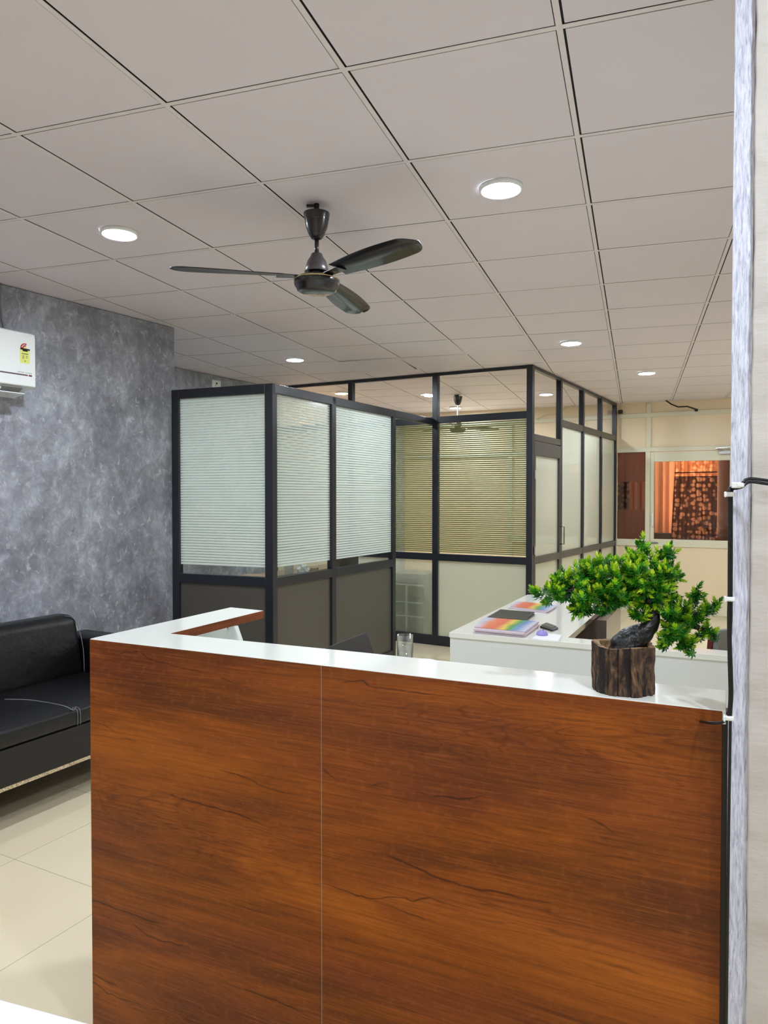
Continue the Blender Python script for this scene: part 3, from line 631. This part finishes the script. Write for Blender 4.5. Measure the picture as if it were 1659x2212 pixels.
# chair half hidden by the bonsai
chair_back((1.80, 4.15), R(200), 'maroon and grey chair behind the desk ledge, half hidden by the bonsai leaves', .80, .36)

# ------------------------------------------------------------------ SIDE TABLE bottom left
TF = Fr((-.577, 1.073), R(-18)); tt = thing('side_table', TF.p(-.4, -.3), 'white table top corner at the bottom left, in front of the wood counter', 'table')
fbox(MB(), TF, -.9, .32, -.55, 0, .72, .75).build('table_top', 'white', tt, .002)
for x_, y_ in ((-.86, -.04), (.28, -.04), (-.86, -.51), (.28, -.51)): fbox(MB(), TF, x_ - .02, x_ + .02, y_ - .02, y_ + .02, 0, .72).build('leg', 'plastic_g', tt)

# ------------------------------------------------------------------ SOFA
SO = Fr((-1.488, 3.658), R(62)); so = thing('sofa', SO.p(-.6, .3), 'long black leatherette sofa against the marbled grey wall', 'sofa')
fbox(MB(), SO, -1.7, .66, .0, .84, .195, .365).build('base', plain('black_base_fabric', (24, 20, 22), .5), so, .006)
fbox(MB(), SO, -1.7, .66, .0, .02, .178, .194).build('bottom_edge', 'chip', so)
for x_, y_ in ((-1.62, .12), (-1.62, .76), (.58, .12), (.58, .76), (-.5, .12), (-.5, .76)): SOL = MB().tube([SO.p(x_, y_, 0), SO.p(x_, y_, .2)], .022, 14).build('leg', 'chrome', so, 0, True)
m = MB(); fbox(m, SO, -1.7, .47, -.004, .66, .368, .452); m.build('seat_cushion', 'black_leather', so, .018, True, 4)
m = MB(); m.hexa([SO.p(-1.7, .60, .42), SO.p(.48, .60, .42), SO.p(.48, .84, .42), SO.p(-1.7, .84, .42), SO.p(-1.7, .655, .80), SO.p(.46, .655, .80), SO.p(.46, .82, .80), SO.p(-1.7, .82, .80)])
m.build('backrest', 'black_leather', so, .055, True, 6)
for x0, x1 in ((.485, .67), (-1.88, -1.705)): fbox(MB(), SO, x0, x1, .0, .84, .2, .665).build('armrest', 'black_leather', so, .045, True, 5)
for d in (0, .016):
    P_ = [SO.p(-.085 + d, -.0055, .37), SO.p(-.085 + d, -.0055, .43), SO.p(-.085 + d, .004, .449), SO.p(-.085 + d, .03, .4535)] + [atz(a_, b_, .4535) for a_, b_ in ((157 + d * 150, 1534), (140 + d * 150, 1526), (110 + d * 100, 1519), (60, 1512 - d * 30), (10, 1511 - d * 30))]
    MB().tube(smooth_pts(P_, 4), .0016, 6).build('stitching', 'stitch', so, 0, True)
MB().tube(smooth_pts([SO.p(.455, .60, .455), SO.p(.462, .615, .58), SO.p(.455, .64, .70), SO.p(.43, .66, .775), SO.p(.38, .675, .797)], 4), .0022, 6).build('piping', 'stitch', so, 0, True)

# ------------------------------------------------------------------ AIR CONDITIONER
AO = G0 + V((.842, -.539, 0)) * .0; AF = Fr((G0.x, G0.y), math.atan2(GD.y, GD.x))     # x along wall, -y out of it
ac = thing('air_conditioner', AF.p(-.3, 0, 2.15), 'white split air conditioner high on the grey wall at the left edge', 'air conditioner')
def profile(mb, x0, x1, pr):
    lo = [mb.bm.verts.new(AF.p(x0, -y, z)) for y, z in pr]; hi = [mb.bm.verts.new(AF.p(x1, -y, z)) for y, z in pr]; n = len(pr)
    mb.bm.faces.new(lo); mb.bm.faces.new(hi[::-1])
    for i in range(n): mb.bm.faces.new((lo[i], lo[(i + 1) % n], hi[(i + 1) % n], hi[i]))
    return mb
profile(MB(), -.80, .094, [(0.005, 2.47), (.16, 2.475), (.195, 2.462), (.2, 2.44), (.2, 2.155), (.185, 2.15), (.10, 2.135), (.005, 2.13)]).build('body', 'plastic_w', ac, .004, False)
profile(MB(), -.76, .02, [(.10, 2.13), (.185, 2.148), (.19, 2.14), (.12, 2.10)]).build('air_outlet', 'plastic_g', ac)
profile(MB(), -.76, .03, [(.075, 2.098), (.19, 2.112), (.195, 2.106), (.08, 2.09)]).build('flap', 'plastic_w', ac, .001)
for x_ in (-.11, -.25, -.39): profile(MB(), x_, x_ + .004, [(.11, 2.11), (.185, 2.125), (.185, 2.15), (.11, 2.14)]).build('vane', 'plastic_w', ac)
def aflat(x0, x1, z0, z1, name, mat, e=.0008, par=None): return profile(MB(), x0, x1, [(.2, z0), (.2 + e, z0), (.2 + e, z1), (.2, z1)]).build(name, mat, par or ac)
aflat(-.8, .046, 2.213, 2.221, 'stripe', 'plum'); aflat(.052, .071, 2.212, 2.222, 'stripe', plain('wine_stripe', (128, 52, 64), .4))
es = aflat(-.001, .058, 2.285, 2.367, 'energy_label', 'sticker_y')
lc = AF.p(.030, -.2014, 2.372)
def disc(rad_, a0, a1, name, mat, e=0.0, r0=0.0, n=24):
    mb = MB(); o = lc - AF.y * e; ps = [mb.bm.verts.new(o + AF.x * (rad_ * math.cos(a0 + (a1 - a0) * k / n)) + V((0, 0, rad_ * math.sin(a0 + (a1 - a0) * k / n)))) for k in range(n + 1)]
    qs = [mb.bm.verts.new(o + AF.x * (r0 * math.cos(a0 + (a1 - a0) * k / n)) + V((0, 0, r0 * math.sin(a0 + (a1 - a0) * k / n)))) for k in range(n + 1)]
    for k in range(n): mb.bm.faces.new((ps[k], ps[k + 1], qs[k + 1], qs[k]))
    return mb.build(name, mat, es)
disc(.029, R(72), R(185), 'rating_arc', 'red', .0005, .010); disc(.029, R(-5), R(72), 'rating_arc', 'plastic_w', .0005, .010); disc(.010, 0, R(180), 'rating_hub', 'sticker_y', .0006, .0005)
mbk = MB(); profile(mbk, .001, .059, [(.2015, 2.362), (.202, 2.362), (.202, 2.371), (.2015, 2.371)]); profile(mbk, .015, .045, [(.2015, 2.354), (.202, 2.354), (.202, 2.362), (.2015, 2.362)]); mbk.build('label_banner', 'black', es)
mst = MB()
for a_ in (100, 130, 160): mst.box(lc + AF.x * (.020 * math.cos(R(a_))) + V((0, 0, .020 * math.sin(R(a_)))) - AF.y * .0012, (.006, .0006, .006), AF.a, 0, R(45))
mst.build('rating_stars', 'plastic_w', es)
mt = MB()
for k, (xa, xb, z_) in enumerate(((.010, .048, 2.338), (.012, .026, 2.328), (.034, .044, 2.328), (.012, .024, 2.322), (.034, .046, 2.322), (.012, .026, 2.316), (.036, .044, 2.316), (.012, .022, 2.310), (.026, .034, 2.296))):
    profile(mt, xa, xb, [(.201, z_), (.2013, z_), (.2013, z_ + (.004 if k in (0, 8) else .0022)), (.201, z_ + (.004 if k in (0, 8) else .0022))])
mt.build('label_print', 'black', es)
mt = MB()
for x_ in [-.016 + .0068 * k for k in range(13) if k != 6]: profile(mt, x_, x_ + .005, [(.2, 2.229), (.2005, 2.229), (.2005, 2.2325), (.2, 2.2325)])
mt.build('print_line', 'plastic_g', ac)
P_ = [AF.p(.000, -.007, cz(-2.28, 4.33) - .006), AF.p(-.003, -.007, 2.68), AF.p(.002, -.008, 2.60), AF.p(.012, -.010, 2.53), AF.p(.024, -.014, 2.478)]
tag(MB().tube(smooth_pts(P_, 4), .006, 8).build('wall_pipe', 'plastic_g', None, 0, True), 'thin grey pipe on the wall running from the ceiling down to the air conditioner', 'pipe')

# ------------------------------------------------------------------ CEILING FANS
def make_fan(hook, ang0, label, rod_mat='soot', canopy_drop=.055, hr=.09, L=.60, scale=1.0):
    f = thing('ceiling_fan', hook, label, 'fan')
    c = V(hook)
    MB().tube([c, c - V((0, 0, canopy_drop + .02))], .011, 12).build('hook_rod', 'black', f, 0, True)
    mh = MB(); mh.box(c - V((.02, 0, .008)), (.045, .012, .010)); mh.build('hook', 'black', f)
    z = -canopy_drop
    _k = MB().lathe([(.012, z - .108), (.022, z - .106), (.034, z - .088), (.045, z - .06), (.051, z - .03), (.055, z - .008), (.056, z), (.052, z), (.046, z - .03), (.012, z - .05)], c, 36); cano = _k.build('canopy', 'soot', f, 0, True)
    mk = MB()
    for k in range(5): mk.box(c + V((-.014 + .007 * k, -.052, z - .035)), (.004, .004, .004))
    mk.build('canopy_print', 'greymetal', cano)
    z2 = z - .10; MB().tube([c + V((0, 0, z2)), c + V((0, 0, z2 - hr))], .0095, 12).build('down_rod', rod_mat, f, 0, True)
    z3 = z2 - hr + .02
    MB().lathe([(.012, z3), (.022, z3 - .004), (.028, z3 - .018), (.040, z3 - .036), (.047, z3 - .06), (.052, z3 - .082), (.050, z3 - .084), (.044, z3 - .082), (.012, z3 - .07)], c, 36).build('motor_cover', 'greymetal', f, 0, True)
    MB().lathe([(.034, z3 - .076), (.034, z3 - .10)], c, 24).build('motor_neck', 'black', f, 0, True)
    z4 = z3 - .098
    hous = MB().lathe([(.0001, z4), (.05, z4), (.082, z4 - .008), (.094, z4 - .016), (.0965, z4 - .020), (.0965, z4 - .034), (.093, z4 - .044), (.088, z4 - .048), (.084, z4 - .060), (.07, z4 - .068), (.0001, z4 - .069)], c, 48).build('motor_housing', 'soot', f, 0, True)
    MB().lathe([(.0925, z4 - .0145), (.0972, z4 - .0175), (.0972, z4 - .0215), (.0925, z4 - .022)], c, 48).build('trim_ring', 'gold', hous, 0, True)
    for k in range(3):
        a_ = ang0 + k * R(120); dx = V((math.cos(a_), math.sin(a_), 0)); dn = V((-dx.y, dx.x, 0)); zb = z4 - .006
        MB().hexa([c + dx * .06 - dn * .022 + V((0, 0, zb - .003)), c + dx * .17 - dn * .03 + V((0, 0, zb - .003)), c + dx * .17 + dn * .03 + V((0, 0, zb - .003)), c + dx * .06 + dn * .022 + V((0, 0, zb - .003)),
                   c + dx * .06 - dn * .022 + V((0, 0, zb)), c + dx * .17 - dn * .03 + V((0, 0, zb)), c + dx * .17 + dn * .03 + V((0, 0, zb)), c + dx * .06 + dn * .022 + V((0, 0, zb))]).build('blade_arm', 'soot', f, .001)
        mb = MB(); n = 36; A, B = [], []
        for i in range(n + 1):
            u = i / n; r_ = .14 + (L - .14) * u; w_ = (.046 + .022 * math.sin(u * 2.6)) * (1 if u < .86 else math.sqrt(max(.04, 1 - ((u - .86) / .14) ** 2)))
            tw = -R(13) * (1 - .4 * u); ctr = c + dx * r_ + dn * (.012 * u) + V((0, 0, zb + .002 - .006 * u))
            A.append((ctr - dn * w_ * math.cos(tw) - V((0, 0, w_ * math.sin(tw))))); B.append((ctr + dn * w_ * math.cos(tw) + V((0, 0, w_ * math.sin(tw)))))
        va = [mb.bm.verts.new(q) for q in A]; vm = [mb.bm.verts.new((p + q) / 2 + V((0, 0, .006))) for p, q in zip(A, B)]; vb_ = [mb.bm.verts.new(q) for q in B]
        for i in range(n): mb.bm.faces.new((va[i], va[i + 1], vm[i + 1], vm[i])); mb.bm.faces.new((vm[i], vm[i + 1], vb_[i + 1], vb_[i]))
        mb.build('fan_blade', 'soot', f, 0, True, solid=.003)
    return f
def ceil_at(px, py):
    d = ray(px, py); o = V((0, 0, HC)); return o + d * ((CO - o).dot(CN) / d.dot(CN))
hk = ceil_at(684, 441)
make_fan(hk, R(-168), 'black three bladed ceiling fan over the reception counter, left of the lit round lamp', canopy_drop=.04, hr=.085, L=.60)
hk2 = ceil_at(989, 853); make_fan(hk2, R(15), 'ceiling fan inside the glass cabin, only its dark canopy and pale rod showing', 'plastic_w', .02, .20, .55)

# ------------------------------------------------------------------ DOWNLIGHTS
def lamp_mat(name, rgb, s): return emit(name, rgb, s)
LC = lamp_mat('lamp_cool', (232, 242, 255), 330); LW = lamp_mat('lamp_warm', (255, 206, 140), 420)
def make_lamp(p, label, mat, r=.084):
    t = thing('ceiling_light', p, label, 'ceiling light', 'round ceiling lights')
    c = V(p); MB().lathe([(r - .010, -.012), (r - .006, -.017), (r, -.014), (r + .003, .0), (r - .010, 0)], c, 40).build('rim', 'plastic_w', t, 0, True)
    MB().lathe([(.0001, -.016), (r * .6, -.0155), (r - .009, -.013), (r - .008, -.004)], c, 40).build('diffuser', mat, t, 0, True)
    return t
for (px, py), lab in (((1082, 404), 'large bright round ceiling light right of the fan, nearest the camera'), ((258, 501), 'round ceiling light above the air conditioner, left of the fan'), ((637, 775), 'small round ceiling light over the low striped partition'),
                      ((1234, 739), 'round ceiling light just in front of the tall glass cabin corner'), ((1397, 804), 'round ceiling light nearest the cream door wall')):
    p = ceil_at(px, py); make_lamp(p, lab, LC)
rl = FF.p(.5, .9); make_lamp(V((rl.x, rl.y, cz(rl.x, rl.y))), 'added ceiling light brightening the curtained room behind the glazed door, above the door head', lamp_mat('added_room_lamp', (255, 232, 205), 150))  # added lamp that brightens the room behind the door
make_lamp(ceil_at(930, 853), 'ceiling light inside the cabin beside the dark post', LC); make_lamp(ceil_at(738, 848), 'warm glowing ceiling light inside the cabin above the low partition', LW)
make_lamp(V((1.95, 8.75, cz(1.95, 8.75))), 'added ceiling light brightening the far end of the cabin, behind the clear side panes', lamp_mat('added_cabin_lamp', (236, 242, 255), 360))  # added lamp that lifts the light inside the cabin
for x_, y_ in ((.75, .35), (-1.5, .8), (-.4, -1.2), (-3.2, 1.6), (3.9, 6.4), (1.0, 10.2)):
    make_lamp(V((x_, y_, cz(x_, y_) - .001)), 'round white ceiling light added for brightness, behind the viewer or hidden round a corner', LC)  # unseen lamps, added to raise the overall brightness

# ------------------------------------------------------------------ CABIN PARTITIONS
KA = R(-31.2); KF = Fr((1.389, 6.808), KA)
kz = lambda x, y: cz(KF.p(x, y).x, KF.p(x, y).y) - .003
def vpost(mb, F, x0, x1, y0, y1, z0, z1): return fbox(mb, F, x0, x1, y0, y1, z0, z1)
cab_ = thing('glass_partition', KF.p(-1.5, 0), 'tall dark framed cabin front with striped glass toned khaki for the light inside and clear panes up to the ceiling', 'partition')
PX = [(-.055, 0.0), (-1.052, -.992), (-2.08, -2.02), (-3.14, -3.08)]
for x0, x1 in PX[1:]: fbox(MB(), KF, x0, x1, -.002, .05, 0, kz(x0, 0)).build('post', 'frame', cab_, .002)
fbox(MB(), KF, -.055, 0.004, -.004, .055, 0, kz(0, 0)).build('corner_post', 'frame', cab_, .002)
for (a_, b_) in ((-.992, -.055), (-2.02, -1.052), (-3.08, -2.08)):
    for z0, z1, nm in ((2.25, 2.318, 'rail'), (.865, .935, 'rail'), (0, .10, 'bottom_rail')): fbox(MB(), KF, a_, b_, .002, .046, z0, z1).build(nm, 'frame', cab_, .002)
    MB().slab(KF.p(a_, .004), KF.p(b_, .004), (kz(a_, 0) - .03, kz(b_, 0) - .03), (kz(a_, 0), kz(b_, 0)), 0, .04).build('top_rail', 'frame', cab_)
    for z0, z1, mt_ in ((.935, 2.25, 'film_cabin'), (.10, .865, 'frost_thin' if b_ < -1 and a_ > -2.5 else 'frost')): fbox(MB(), KF, a_, b_, .02, .025, z0, z1).build('glass_pane', mt_, cab_)
    MB().slab(KF.p(a_, .02), KF.p(b_, .02), 2.318, (kz(a_, 0) - .03, kz(b_, 0) - .03), 0, .005).build('glass_pane', 'glass', cab_)
# side
sd_ = thing('glass_partition', KF.p(0, 1.6), 'receding side of the dark framed cabin with plain frosted panes, running to the cream wall', 'partition')
M['frame_lit'] = plain('lit_anodised_frame', (66, 64, 62), .35)  # lighter copy of the frame colour, painting light onto the side frames
SY = [(.86, .915), (1.68, 1.735), (2.47, 2.525), (3.20, 3.25)]
for y0, y1 in SY: fbox(MB(), KF, -.05, .004, y0, y1, 0, kz(0, y0)).build('post', 'frame', sd_, .002)
spans = [(.055, .86), (.915, 1.68), (1.735, 2.47), (2.525, 3.20)]
for k, (a_, b_) in enumerate(spans):
    MB().slab(KF.p(0, a_), KF.p(0, b_), (kz(0, a_) - .03, kz(0, b_) - .03), (kz(0, a_), kz(0, b_)), 0, .04).build('top_rail', 'frame', sd_)
    zt = 2.105 if k == 0 else 2.318
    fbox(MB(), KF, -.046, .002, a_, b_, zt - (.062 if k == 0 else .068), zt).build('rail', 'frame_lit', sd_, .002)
    MB().slab(KF.p(-.02, a_), KF.p(-.02, b_), zt, (kz(0, a_) - .03, kz(0, b_) - .03), 0, .005).build('glass_pane', 'glass', sd_)
    if k:
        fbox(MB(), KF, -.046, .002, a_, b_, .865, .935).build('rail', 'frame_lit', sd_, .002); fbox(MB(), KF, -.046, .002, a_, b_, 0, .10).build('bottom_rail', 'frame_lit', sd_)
        for z0, z1 in ((.935, 2.25), (.10, .865)): fbox(MB(), KF, -.025, -.020, a_, b_, z0, z1).build('glass_pane', 'frost', sd_)
cd = thing('cabin_door', KF.p(0, .45), 'framed frosted glass door in the first bay beside the cabin corner', 'door')
dm = MB()
for y0, y1, z0, z1 in ((.060, .095, .02, 2.035), (.82, .855, .02, 2.035), (.095, .82, 1.905, 2.035), (.095, .82, .865, .935), (.095, .82, .02, .12)): fbox(dm, KF, -.04, .006, y0, y1, z0, z1)
cdf = dm.build('door_frame', 'frame_lit', cd, .002)
for z0, z1 in ((.935, 1.905), (.12, .865)): fbox(MB(), KF, -.022, -.017, .095, .82, z0, z1).build('glass_pane', 'frost', cd)
MB().tube([KF.p(.006, .838, 1.02), KF.p(.05, .838, 1.02), KF.p(.05, .838, 1.20), KF.p(.006, .838, 1.20)], .006, 8).build('door_handle', 'frame_lit', cdf, 0, True)
hg = MB()
for z_ in (1.72, 1.0, .4): hg.tube([KF.p(.01, .058, z_ - .04), KF.p(.01, .058, z_ + .04)], .008, 8)
hg.build('hinge', 'chrome', cd)

# ------------------------------------------------------------------ LOW PARTITION
A = V((-.782, 5.084, 0)); B = V((-1.584, 5.412, 0)); Cc = V((.52, 7.385, 0))
uB = (B - A).normalized(); uC = (Cc - A).normalized(); nB = V((uB.y, -uB.x, 0)); nC = V((-uC.y, uC.x, 0))
lpn = thing('glass_partition', A, 'low dark framed partition with pale striped glass over dark grey panels, by the grey wall', 'partition')
def seg(O, u, n, s0, s1, z0, z1, t0=0, t1=.055):
    return MB().hexa([O + u * s + n * t + V((0, 0, z)) for z in (z0, z1) for s, t in ((s0, t0), (s1, t0), (s1, t1), (s0, t1))])
FZ = (0, uB, nB); LB = (B - A).length
def S_B(s0, s1, z0, z1, t0=0, t1=.05): return seg(A, uB, nB, s0, s1, z0, z1, t0, t1)
def S_C(s0, s1, z0, z1, t0=0, t1=.05): return seg(A, uC, nC, s0, s1, z0, z1, t0, t1)
seg(A, uB, nB, -.004, .062, 0, 2.302, -.002, .06).build('corner_post', 'frame', lpn, .003)
S_B(LB - .062, LB, 0, 2.302).build('post', 'frame', lpn, .003)
for s0, s1 in ((.755, .815), (1.755, 1.81)): S_C(s0, s1, 0, 2.302).build('post', 'frame', lpn, .003)
S_B(.062, LB - .062, 2.235, 2.302).build('top_rail', 'frame', lpn, .003); S_B(.062, LB - .062, .87, .937).build('rail', 'frame', lpn, .003); S_B(.062, LB - .062, 0, .10).build('bottom_rail', 'frame', lpn)
S_B(.062, LB - .062, .10, .87, .02, .03).build('panel', 'panel_dark', lpn); S_B(.062, LB - .062, .937, 2.235, .022, .027).build('glass_pane', 'film', lpn)
S_C(.03, 2.66, 2.237, 2.302, 0, .048).build('top_rail', 'frame', lpn, .003)
for s0, s1 in ((.04, .755), (.815, 1.755)):
    S_C(s0, s1, .87, .937).build('rail', 'frame', lpn, .003); S_C(s0, s1, 0, .10).build('bottom_rail', 'frame', lpn)
    S_C(s0, s1, .10, .87, .02, .03).build('panel', 'panel_dark', lpn); S_C(s0, s1, .937, 2.237, .022, .027).build('glass_pane', 'film', lpn)
# counter shelf inside it with loose things seen through the bare glass strip
IF = Fr((A.x, A.y), math.atan2(uC.y, uC.x))
sh = thing('office_desk', IF.p(.5, .3), 'brown desk inside the low partition, seen through the bare strip of glass', 'desk')
fbox(MB(), IF, .10, 1.7, .07, .60, .86, .885).build('desk_top', plain('tan_laminate', (150, 128, 104), .4), sh); 
for x_ in (.14, 1.66): fbox(MB(), IF, x_, x_ + .02, .08, .58, 0, .86).build('leg', 'panel_dark', sh)
def loose(name, x, y, sx, sy, sz, mat, label, cat, rz=0, grp=None, z=.885):
    return tag(MB().box(IF.p(x, y, z + sz / 2), (sx, sy, sz), IF.a + rz).build(name, mat, None, .002), label, cat, grp)
M['kraft'] = plain('brown_paper', (176, 150, 118), .8, var=.15, scale=40)
loose('brown_envelope', .28, .46, .36, .20, .012, 'kraft', 'brown envelope lying flat behind the left glass pane of the low partition', 'envelope', .2)
loose('brown_folder', .20, .22, .16, .18, .03, 'kraft', 'crumpled brown folder beside the plastic cup inside the low partition', 'folder', -.3)
loose('cardboard_box', .70, .14, .08, .06, .06, 'kraft', 'small cardboard box at the dark post inside the low partition', 'box', .4)
m = MB(); pz = IF.p(.36, .13, .885); m.lathe([(.028, 0), (.040, .13), (.041, .20), (.039, .20), (.027, .004)], pz, 24); tag(m.build('plastic_cup', film('cloudy_plastic', (232, 236, 234), False, seethrough=.5), None, 0, True), 'tall cloudy plastic cup inside the low partition', 'cup')
m = MB(); pz = IF.p(.55, .14, .93)
bmesh.ops.create_icosphere(m.bm, subdivisions=3, radius=.05, matrix=Matrix.Translation(pz))
for v in m.bm.verts: v.co = pz + (v.co - pz) * (1 + .45 * noise.noise((v.co - pz) * 40)); v.co.z = max(v.co.z, .886)
tag(m.build('crumpled_tissue', plain('white_tissue', (238, 238, 240), .8)), 'crumpled white tissue inside the low partition, left of the cardboard box', 'tissue')
m = MB(); fbox(m, IF, 1.05, 1.35, .12, .20, .885, 1.02); tag(m.build('desk_tray', 'black', None, .004), 'dark tray seen in the bare strip of the right striped pane', 'tray')
# wrapped drawers behind the frosted pane
qa = hit(KF, .09, 846, 1300)[0]; qb = hit(KF, .09, 914, 1300)[0]; QF = Fr(KF.p(qa, .09)[:2], KA); qw = qb - qa
wr = thing('drawer_unit', QF.p(qw / 2, .2), 'dark grey drawer unit with pale edges, blurred behind the lower frosted cabin pane', 'drawer unit')
zq = [hit(KF, .07, 890, v)[1] for v in (1332, 1302, 1264, 1240)]
fbox(MB(), QF, 0, qw, 0, .4, 0, zq[3]).build('body', plain('grey_drawers', (62, 72, 68), .3), wr, .01)
m = MB()
for z_ in zq[:3]: fbox(m, QF, .0, qw, -.014, 0, z_ - .007, z_ + .007)
xq = hit(KF, .07, 877, 1300)[0] - qa; fbox(m, QF, xq - .012, xq + .012, -.012, 0, 0.02, zq[2]); m.build('edge_strips', 'plastic_w', wr)
# low reception-side power socket in the recess
sk = thing('power_socket', R0_ + RD * .56 + V((0, 0, 2.70)), 'small white socket plate high on the recessed grey wall', 'socket')
SKF = Fr((R0_.x, R0_.y), math.atan2(RD.y, RD.x)); fbox(MB(), SKF, .50, .63, -.012, 0, 2.655, 2.735).build('plate', 'plastic_w', sk, .003)
m = MB(); fbox(m, SKF, .555, .575, -.014, -.011, 2.69, 2.71); fbox(m, SKF, .545, .552, -.014, -.011, 2.67, 2.68); m.build('holes', 'black', sk)

# ------------------------------------------------------------------ CAMERA, WORLD
cam = bpy.data.cameras.new('camera'); cam.sensor_fit = 'VERTICAL'; cam.sensor_height = 24; cam.lens = FPX / 2212 * 24
co_ = bpy.data.objects.new('camera', cam); C.objects.link(co_); co_.location = (0, 0, HC); co_.rotation_euler = (R(90) + PITCH, 0, 0); sc.camera = co_
cam.clip_start = .05
wd_ = bpy.data.worlds.new('world'); sc.world = wd_; wd_.use_nodes = True; wd_.node_tree.nodes['Background'].inputs[0].default_value = (.8, .85, .9, 1); wd_.node_tree.nodes['Background'].inputs[1].default_value = .3
sc.view_settings.view_transform = 'Standard'; sc.view_settings.look = 'None'; sc.view_settings.gamma = 1; sc.view_settings.use_curve_mapping = False
sc.view_settings.exposure = 0.55
sc.cycles.use_denoising = True
sc.cycles.max_bounces = 10; sc.cycles.diffuse_bounces = 5; sc.cycles.transparent_max_bounces = 24; sc.cycles.caustics_refractive = False; sc.cycles.caustics_reflective = False
sc.cycles.sample_clamp_indirect = 30
